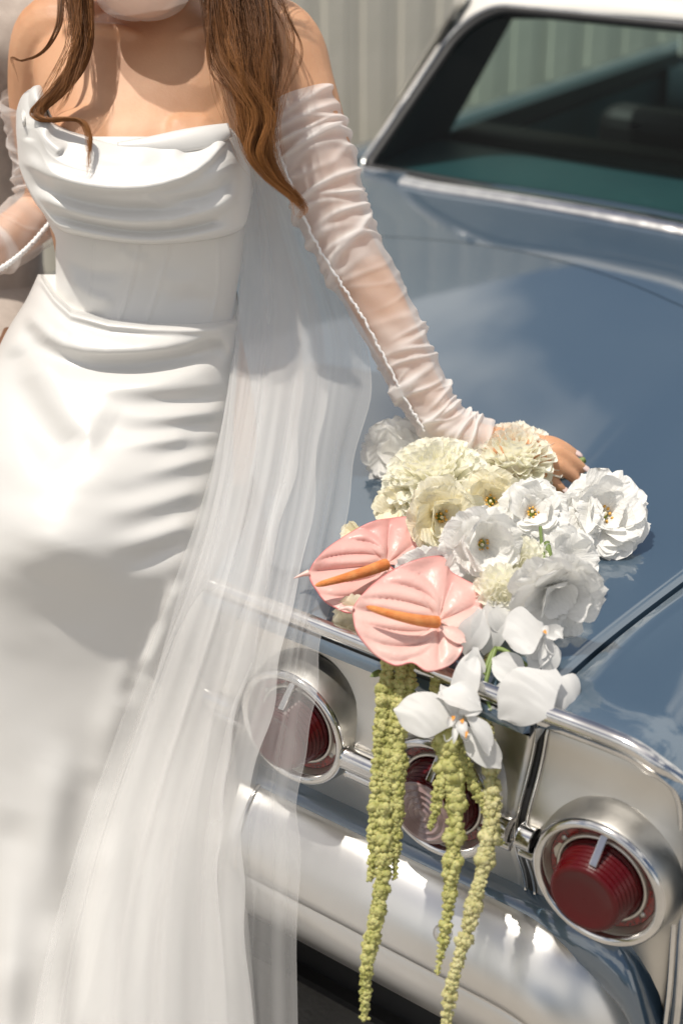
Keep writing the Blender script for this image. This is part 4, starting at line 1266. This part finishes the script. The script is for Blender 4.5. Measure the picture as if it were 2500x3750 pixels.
def petal_px(name, base, tip, wpx, m, parent, nrm=(0, 0, 1), cup=.25, bend=.18, ruf=.02, seed=1, sharp=.35, nt=14, nu=13, neck=.25):
    """one petal between two surveyed points; bend lifts the middle towards its own normal"""
    A = W(*base); B = W(*tip); ax = B-A; L = np.linalg.norm(ax); ax = ax/L
    n = np.array(dirc(*nrm)); n = n-ax*(n@ax); n /= np.linalg.norm(n); s = np.cross(n, ax)
    wd = wpx*(base[2]+tip[2])/2/FPX
    r0 = np.random.default_rng(seed)
    t = np.linspace(0, 1, nt); u = np.linspace(-1, 1, nu)
    prof = np.clip(neck+(1-neck)*sstep(0, .45, t), 0, 1)*np.sqrt(np.clip(1-(np.clip(t-sharp, 0, 1)/(1.0-sharp))**2.3, 0, 1)); prof[-1] = .16
    T_, U2 = np.meshgrid(t, u, indexing='ij')
    p1, p2 = r0.uniform(0, 6.28, 2)
    h = bend*L*np.sin(np.pi*T_)+cup*(U2**2-.3)*wd*prof[:, None]+ruf*L*T_**1.5*(np.sin(3.2*U2+p1)+.5*np.sin(7*U2+p2))
    P = A+ax*(L*T_-.06*L*U2**2*T_**3)[..., None]+s*(wd*prof[:, None]*U2)[..., None]+n*h[..., None]
    return grid_obj(name, P, m, parent)

# --- dahlias, deep in the bunch
dahlia(1600, 1790, .075, 190, (-.25, .75, .6), 1, 170)
dahlia(1885, 1715, .085, 168, (.05, .75, .65), 2, 160)
dahlia(1895, 2085, .075, 120, (.15, .2, .95), 3, 110)
dahlia(1840, 2170, .08, 110, (-.05, -.2, .95), 4, 100)
# --- lisianthus
bloom(1445, 1660, .085, 130, (-.25, .15, .95), M['petal_white'], 11, ('outer', 'mid', 'inner'), False)
bloom(1618, 1895, .135, 150, (.30, -.10, .9), M['petal_cream'], 12)
bloom(1795, 1835, .125, 122, (-.1, .05, .95), M['petal_cream'], 13)
bloom(1948, 1872, .140, 128, (-.05, .25, .95), M['petal_white'], 14)
bloom(2215, 1880, .085, 160, (.15, .30, .9), M['petal_white'], 15, ('outer', 'outer', 'mid', 'inner'), True)
bloom(2105, 1900, .080, 110, (-.1, .2, .9), M['petal_white'], 16, ('outer', 'mid'), False)
bloom(1765, 1995, .165, 142, (.15, -.15, .95), M['petal_white'], 17, ('outer', 'mid', 'side'))
bloom(2035, 2185, .105, 170, (.10, -.50, .80), M['petal_white'], 18, ('outer', 'outer', 'mid', 'inner'), False)
bloom(2090, 2050, .085, 115, (.2, .1, .95), M['petal_white'], 19, ('outer', 'mid'), False)
bloom(1430, 1860, .05, 80, (-.6, .1, .8), M['petal_cream'], 20, ('outer', 'mid'), False)
bloom(1300, 1960, .045, 62, (-.6, .4, .6), M['petal_cream'], 21, ('side', 'inner'), False)
bloom(1320, 2300, .06, 115, (-.5, -.4, .8), M['petal_cream'], 22, ('outer', 'mid'), False, d=1.700)
bloom(1560, 2110, .09, 120, (0, -.1, .9), M['petal_white'], 23, ('outer', 'mid'), False)

# --- anthuriums: heart-shaped spathe with curved ribs, and the spadix
def anthurium(outline, base, tipdir, d0, gx, gy, spx, seed, tailpts):
    o_ = np.array(outline, float)
    o_ = np.vstack([o_, o_[:1]])
    seg = np.r_[0, np.cumsum(np.linalg.norm(np.diff(o_, axis=0), axis=1))]
    n, m = 150, 40
    q = cr(o_, 400); sq = np.r_[0, np.cumsum(np.linalg.norm(np.diff(q, axis=0), axis=1))]
    s = np.linspace(0, sq[-1], n, endpoint=False)
    ox = np.interp(s, sq, q[:, 0]); oy = np.interp(s, sq, q[:, 1])
    b = np.array(base, float)
    rho = np.linspace(0.0, 1, m)[None, :]
    px = b[0]+(ox[:, None]-b[0])*rho; py = b[1]+(oy[:, None]-b[1])*rho
    td = np.array(tipdir, float)-b; ta = math.atan2(td[1], td[0])
    an = (np.arctan2(oy-b[1], ox-b[0])-ta+np.pi) % (2*np.pi)-np.pi
    size = np.linalg.norm(td)*d0/FPX
    rr = np.hypot(px-b[0], py-b[1])/np.linalg.norm(td)
    A = an[:, None]
    # curved ribs: sectors sweeping from the base round to the tip
    al = rr*np.cos(A); pe = rr*np.abs(np.sin(A))
    lens = pe/(.62*np.sqrt(np.clip(al*(1.04-al), .004, 1))+.10)
    lens = np.minimum(lens, 1.3)
    fr_ = np.abs(np.sin(np.pi*(lens*2.3+.05)))**.6-.62
    ra_ = np.abs(np.sin(np.abs(A)*3.6))**.6-.62
    wl_ = sstep(-.05, .30, al)
    ribs = (fr_*wl_+ra_*(1-wl_))*np.clip(rho*(1.02-rho)*5, 0, 1)
    rel = .030*size/.09*(rr**2)*.30+.0075*ribs*size/.09+.010*np.exp(-((1-rho)/.12)**2)*np.sin(A*5+seed)*.5-.012*np.exp(-(rho/.25)**2)
    rel = rel-.012*np.exp(-(A/.12)**2)*rho
    d = d0+gx*(px-b[0])/1000+gy*(py-b[1])/1000-rel
    rim = np.exp(-((1-rho)/.015)**2)+0*A
    vein = np.clip(-ribs, 0, 1)*.35
    ntn = .10*np.sin(rr*9+3*A+seed)*np.sin(5*A+seed)
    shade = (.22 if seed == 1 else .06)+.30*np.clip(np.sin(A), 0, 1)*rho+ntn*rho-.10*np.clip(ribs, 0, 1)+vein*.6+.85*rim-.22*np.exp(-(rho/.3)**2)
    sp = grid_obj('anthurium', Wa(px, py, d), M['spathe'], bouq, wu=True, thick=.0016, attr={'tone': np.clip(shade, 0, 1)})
    qd = cr(spx, 40); t = np.linspace(0, 1, 40)
    rad = .0072*(1-.55*t**1.5)*np.sqrt(np.clip(1-((t-.88)/.121).clip(0, 1)**2, .02, 1))
    ddep = d0+gx*(qd[:, 0]-b[0])/1000+gy*(qd[:, 1]-b[1])/1000-.016-.022*np.sin(t*2.2)
    tube('spadix', Wa(qd[:, 0], qd[:, 1], ddep), rad, M['spadix'], sp, 16)
    tq = cr(tailpts, 12)
    tube('tail', Wa(tq[:, 0], tq[:, 1], d0+gx*(tq[:, 0]-b[0])/1000+gy*(tq[:, 1]-b[1])/1000-.006), np.linspace(.0042, .0005, 12), M['spathe'], sp, 8)
    tube('stem', cr([W(b[0], b[1], d0+.01), W(b[0]+60, b[1]-30, d0+.06), W(b[0]+250, b[1]-200, d0+.14)], 12), .003, M['green'], sp, 6)
    return sp
def cc(pts): return [(1050+x*.5102, 1850+y*.5102) for x, y in pts]
outA = cc([(155, 482), (200, 400), (300, 300), (450, 200), (600, 122), (750, 92), (885, 88), (893, 150), (930, 230), (985, 300), (950, 380), (860, 430), (745, 415), (745, 440), (800, 500), (760, 600), (640, 700), (520, 765), (430, 772), (350, 740), (270, 690), (210, 610), (168, 540)])
anthurium(outA, cc([(715, 425)])[0], outA[0], 1.742, .02, -.25, cc([(710, 425), (560, 478), (400, 525), (200, 578)]), 1, cc([(158, 485), (110, 500), (50, 525)]))
outB = cc([(472, 745), (500, 690), (600, 580), (720, 490), (850, 420), (1000, 372), (1145, 372), (1165, 465), (1250, 520), (1340, 568), (1422, 618), (1400, 700), (1398, 790), (1340, 865), (1250, 892), (1180, 878), (1112, 832), (1108, 865), (1190, 990), (1262, 1015), (1232, 1090), (1150, 1160), (1010, 1196), (900, 1132), (780, 1152), (650, 1090), (560, 1000), (495, 900), (474, 800)])
aB = anthurium(outB, cc([(1085, 835)])[0], outB[0], 1.622, .03, -.20, cc([(1075, 840), (940, 825), (760, 785), (568, 728)]), 2, cc([(474, 748), (430, 738), (365, 752)]))
# turned-over flap of the lower lobe
petal_px('flap', (*cc([(1095, 870)])[0], 1.608), (*cc([(1285, 985)])[0], 1.600), 26, M['spathe'], aB, (-.2, .5, .8), .3, .05, .01, 2, .6)

# --- orchids
def orchid(parts, core, lipd, seed, label=None):
    V, f = ell_geo(W(*core), (.006, .006, .008), sub=2)
    fl = mesh_obj('orchid', V, f, M['petal_orchid'], bouq)
    for i, (b, t, w, n, bend, cup) in enumerate(parts):
        petal_px('petal', b, t, w, M['petal_orchid'], fl, n, cup, bend, .012, seed*10+i, .38)
    for i, (b, t, w, m) in enumerate(lipd):
        petal_px('lip_lobe', b, t, w, m, fl, (0, .2, .95), .8, .25, .03, seed*7+i, .4, 8, 7)
    cx, cy, cd = core
    for s in (-1, 1):
        q = cr([(cx+s*6, cy+20, cd-.012), (cx+s*18, cy+60, cd-.018), (cx+s*40, cy+75, cd-.02), (cx+s*48, cy+50, cd-.022)], 14)
        tube('tendril', Wa(q[:, 0], q[:, 1], q[:, 2]), np.linspace(.0011, .0005, 14), M['petal_orchid'], fl, 6)
    return fl
o1c = (1672, 2640, 1.575)
orchid([((1672, 2640, 1.575), (1440, 2598, 1.585), 86, (0, .3, .95), .10, -.15),
        ((1675, 2635, 1.577), (1735, 2375, 1.603), 52, (-.2, .1, .95), .06, .3),
        ((1665, 2630, 1.577), (1612, 2505, 1.590), 30, (.3, .4, .8), .15, .3),
        ((1680, 2610, 1.571), (1762, 2605, 1.567), 40, (0, .6, .7), .3, .3),
        ((1700, 2610, 1.565), (1790, 2770, 1.557), 40, (.5, .2, .8), .16, .5),
        ((1690, 2660, 1.575), (1834, 2815, 1.567), 56, (-.1, .2, .95), .10, .25),
        ((1600, 2545, 1.583), (1765, 2600, 1.567), 62, (0, .7, .7), .20, .3)],
       o1c, [((1655, 2625, 1.565), (1640, 2665, 1.557), 16, M['petal_orchid']), ((1680, 2640, 1.563), (1700, 2700, 1.550), 22, M['petal_orchid']), ((1665, 2660, 1.563), (1660, 2725, 1.550), 12, M['petal_orchid']), ((1688, 2636, 1.561), (1694, 2650, 1.555), 8, M['lipgold']), ((1658, 2622, 1.561), (1656, 2640, 1.555), 7, M['lipgold']), ((1708, 2670, 1.557), (1704, 2705, 1.547), 5, M['lipgold'])], 1)
o2c = (1925, 2480, 1.590)
orchid([((1960, 2475, 1.580), (1830, 2640, 1.575), 10, (0, 0, 1), .1, .2),
        ((2050, 2470, 1.563), (1822, 2630, 1.571), 108, (-.1, .35, .92), .16, -.10),
        ((2000, 2500, 1.575), (2108, 2590, 1.575), 92, (.2, .25, .95), .14, -.10),
        ((1930, 2490, 1.587), (1800, 2410, 1.603), 60, (-.3, .3, .9), .10, .2),
        ((1940, 2470, 1.585), (1995, 2290, 1.603), 50, (.1, .2, .95), .10, .3),
        ((1930, 2480, 1.590), (1785, 2600, 1.590), 44, (-.4, .1, .9), .12, .3)],
       o2c, [((1900, 2475, 1.575), (1860, 2520, 1.569), 12, M['petal_orchid']), ((1905, 2480, 1.573), (1882, 2496, 1.569), 7, M['lipgold']), ((1890, 2470, 1.575), (1920, 2500, 1.567), 14, M['petal_cream'])], 2)
o3c = (1985, 2320, 1.595)
orchid([((1990, 2300, 1.585), (1838, 2330, 1.587), 92, (-.2, .3, .9), .14, .05),
        ((1985, 2320, 1.590), (1905, 2395, 1.590), 70, (-.1, .1, .95), .12, .05),
        ((1990, 2330, 1.590), (2062, 2300, 1.585), 30, (.3, .3, .85), .16, .4),
        ((2000, 2330, 1.587), (2010, 2470, 1.590), 44, (.1, .1, .95), .10, .3)],
       o3c, [((1985, 2300, 1.580), (2005, 2325, 1.570), 16, M['petal_orchid']), ((1988, 2310, 1.575), (2000, 2322, 1.569), 6, M['lipgold']), ((2030, 2310, 1.575), (2060, 2340, 1.567), 14, M['petal_orchid'])], 3)
# big soft petals behind the anthurium and between the orchids
fl = multi('orchid', [ell_geo(W(1790, 2280, 1.70), (.006,)*3, sub=1)], M['petal_orchid'], bouq)
for b, t, w in (((1800, 2200, 1.625), (1770, 2400, 1.625), 70), ((1850, 2200, 1.625), (1840, 2330, 1.620), 66), ((1760, 2230, 1.620), (1700, 2400, 1.625), 60), ((1740, 2370, 1.600), (1720, 2520, 1.607), 44)):
    petal_px('petal', b, t, w, M['petal_orchid'], fl, (.1, .2, .95), .15, .12, .015, int(w), .4)
for q in ([(1770, 2470, 1.600), (1810, 2380, 1.615), (1870, 2395, 1.605), (1930, 2440, 1.600)], [(1815, 2370, 1.615), (1790, 2450, 1.603), (1775, 2530, 1.595), (1800, 2600, 1.590)]):
    Q = cr(q, 20); tube('orchid_stem', Wa(Q[:, 0], Q[:, 1], Q[:, 2]), .0028, M['green'], bouq, 6)

# --- trailing amaranth strands: hundreds of tiny clustered seed heads
def strand(path, m, seed, name='amaranth_strand'):
    r0 = np.random.default_rng(seed)
    q0 = np.array(path, float)
    P0 = Wa(q0[:, 0], q0[:, 1], q0[:, 2]); L = np.linalg.norm(np.diff(P0, axis=0), axis=1).sum()
    n = max(int(L/.0050), 6)
    Q = cr(q0, n); P = Wa(Q[:, 0], Q[:, 1], Q[:, 2]); rad = 1.08*Q[:, 3]*Q[:, 2]/FPX
    T, N, B = frames(P)
    V, f = ico(2); V1, f1 = ico(1); geos = []
    for i in range(n):
        R = rad[i]*(1+.14*r0.normal())
        k = 4 if R < .006 else 6
        for j in range(k):
            a = 6.283*(j+.5*(i % 2))/k+r0.normal(0, .18)
            kr = R*r0.uniform(.36, .52)
            o = math.cos(a)*N[i]+math.sin(a)*B[i]
            c = P[i]+(R-kr)*r0.uniform(.85, 1.15)*o+T[i]*r0.uniform(-.0016, .0016)
            geos.append((V*kr*(1+r0.uniform(-.22, .22, (len(V), 1)))+c, f))
            for _ in range(5):
                w = o+r0.normal(0, .6, 3); w /= np.linalg.norm(w)
                geos.append((V1*r0.uniform(.0007, .0013)+c+w*kr*.98, f1))
    geos.append(tube_geo(P, rad*.62, 8))
    o = multi(name, geos, m, bouq)
    return o
S = [
 ([(1425, 2430, 1.627, 26), (1405, 2560, 1.619, 27), (1390, 2720, 1.613, 24), (1380, 2880, 1.607, 25), (1370, 3050, 1.603, 24), (1362, 3180, 1.600, 14), (1352, 3225, 1.599, 8)], 0),
 ([(1470, 2430, 1.625, 24), (1462, 2560, 1.615, 26), (1462, 2720, 1.610, 30), (1455, 2850, 1.605, 30), (1450, 2980, 1.601, 26), (1448, 3100, 1.598, 20), (1445, 3215, 1.596, 9)], 0),
 ([(1440, 2800, 1.603, 14), (1412, 2900, 1.600, 24), (1408, 3050, 1.596, 28), (1402, 3200, 1.593, 29), (1385, 3320, 1.589, 26), (1365, 3420, 1.587, 25), (1345, 3520, 1.586, 23), (1338, 3620, 1.586, 20), (1334, 3725, 1.587, 15)], 0),
 ([(1500, 2430, 1.627, 22), (1500, 2530, 1.619, 24), (1490, 2620, 1.615, 20), (1470, 2700, 1.610, 12)], 0),
 ([(1425, 2500, 1.623, 26), (1440, 2620, 1.617, 26), (1420, 2760, 1.611, 26), (1425, 2850, 1.605, 20)], 0),
 ([(1600, 2470, 1.627, 20), (1590, 2560, 1.621, 22), (1600, 2660, 1.610, 20)], 0),
 ([(1625, 2660, 1.600, 34), (1640, 2740, 1.593, 46), (1650, 2830, 1.589, 44), (1665, 2910, 1.585, 34), (1668, 3000, 1.581, 34), (1660, 3100, 1.577, 31), (1650, 3200, 1.575, 27), (1640, 3330, 1.573, 22), (1622, 3450, 1.572, 17), (1600, 3560, 1.572, 8)], 0),
 ([(1625, 2800, 1.589, 20), (1605, 2900, 1.583, 20), (1590, 2980, 1.579, 16), (1572, 3035, 1.577, 9)], 0),
 ([(1680, 2740, 1.595, 20), (1715, 2830, 1.591, 20), (1755, 2920, 1.587, 18), (1800, 3020, 1.585, 20), (1835, 3090, 1.587, 10)], 0),
 ([(1795, 2330, 1.640, 18), (1790, 2420, 1.630, 14), (1775, 2520, 1.617, 16), (1778, 2620, 1.607, 18), (1790, 2720, 1.599, 22), (1795, 2810, 1.591, 26), (1802, 2890, 1.585, 28), (1800, 2990, 1.579, 32), (1785, 3090, 1.574, 31), (1765, 3190, 1.570, 30), (1740, 3290, 1.566, 28), (1715, 3390, 1.564, 26), (1685, 3490, 1.562, 25), (1655, 3600, 1.562, 23), (1638, 3700, 1.563, 21), (1632, 3790, 1.564, 18)], 1),
]
for i, (p, k) in enumerate(S):
    strand(p, M['amaranth_pale'] if k else M['amaranth'], 30+i)
# small leaves, stem ends by the hand, a closed bud
for b, t, w in (((1410, 2460, 1.66), (1352, 2478, 1.65), 14), ((1480, 2850, 1.64), (1470, 2760, 1.64), 10), ((1995, 2035, 1.70), (2030, 2055, 1.70), 9), ((2000, 2040, 1.70), (2010, 2070, 1.70), 9), ((2005, 2040, 1.70), (2048, 2052, 1.70), 8)):
    petal_px('leaf', b, t, w, M['green'], bouq, (0, .4, .9), .4, .1, .02, int(b[0]), .3, 6, 5)
for q, r in (([(2000, 1985, 1.705), (2008, 2020, 1.70), (2015, 2050, 1.70)], .0038), ([(1880, 1930, 1.74), (1830, 1965, 1.735), (1790, 1990, 1.74)], .0045), ([(1520, 2440, 1.66), (1508, 2530, 1.655), (1495, 2640, 1.65)], .0045),
             ([(1990, 1760, 1.955), (2080, 1710, 1.972), (2138, 1683, 1.978)], .0048), ([(1990, 1780, 1.955), (2090, 1745, 1.97), (2152, 1722, 1.978)], .0040), ([(1960, 1800, 1.94), (2080, 1765, 1.965), (2160, 1745, 1.975)], .0055), ([(1985, 1750, 1.96), (2060, 1700, 1.98), (2105, 1678, 1.985)], .004)):
    Q = cr(q, 14); tube('stem', Wa(Q[:, 0], Q[:, 1], Q[:, 2]), r, M['green'], bouq, 8)
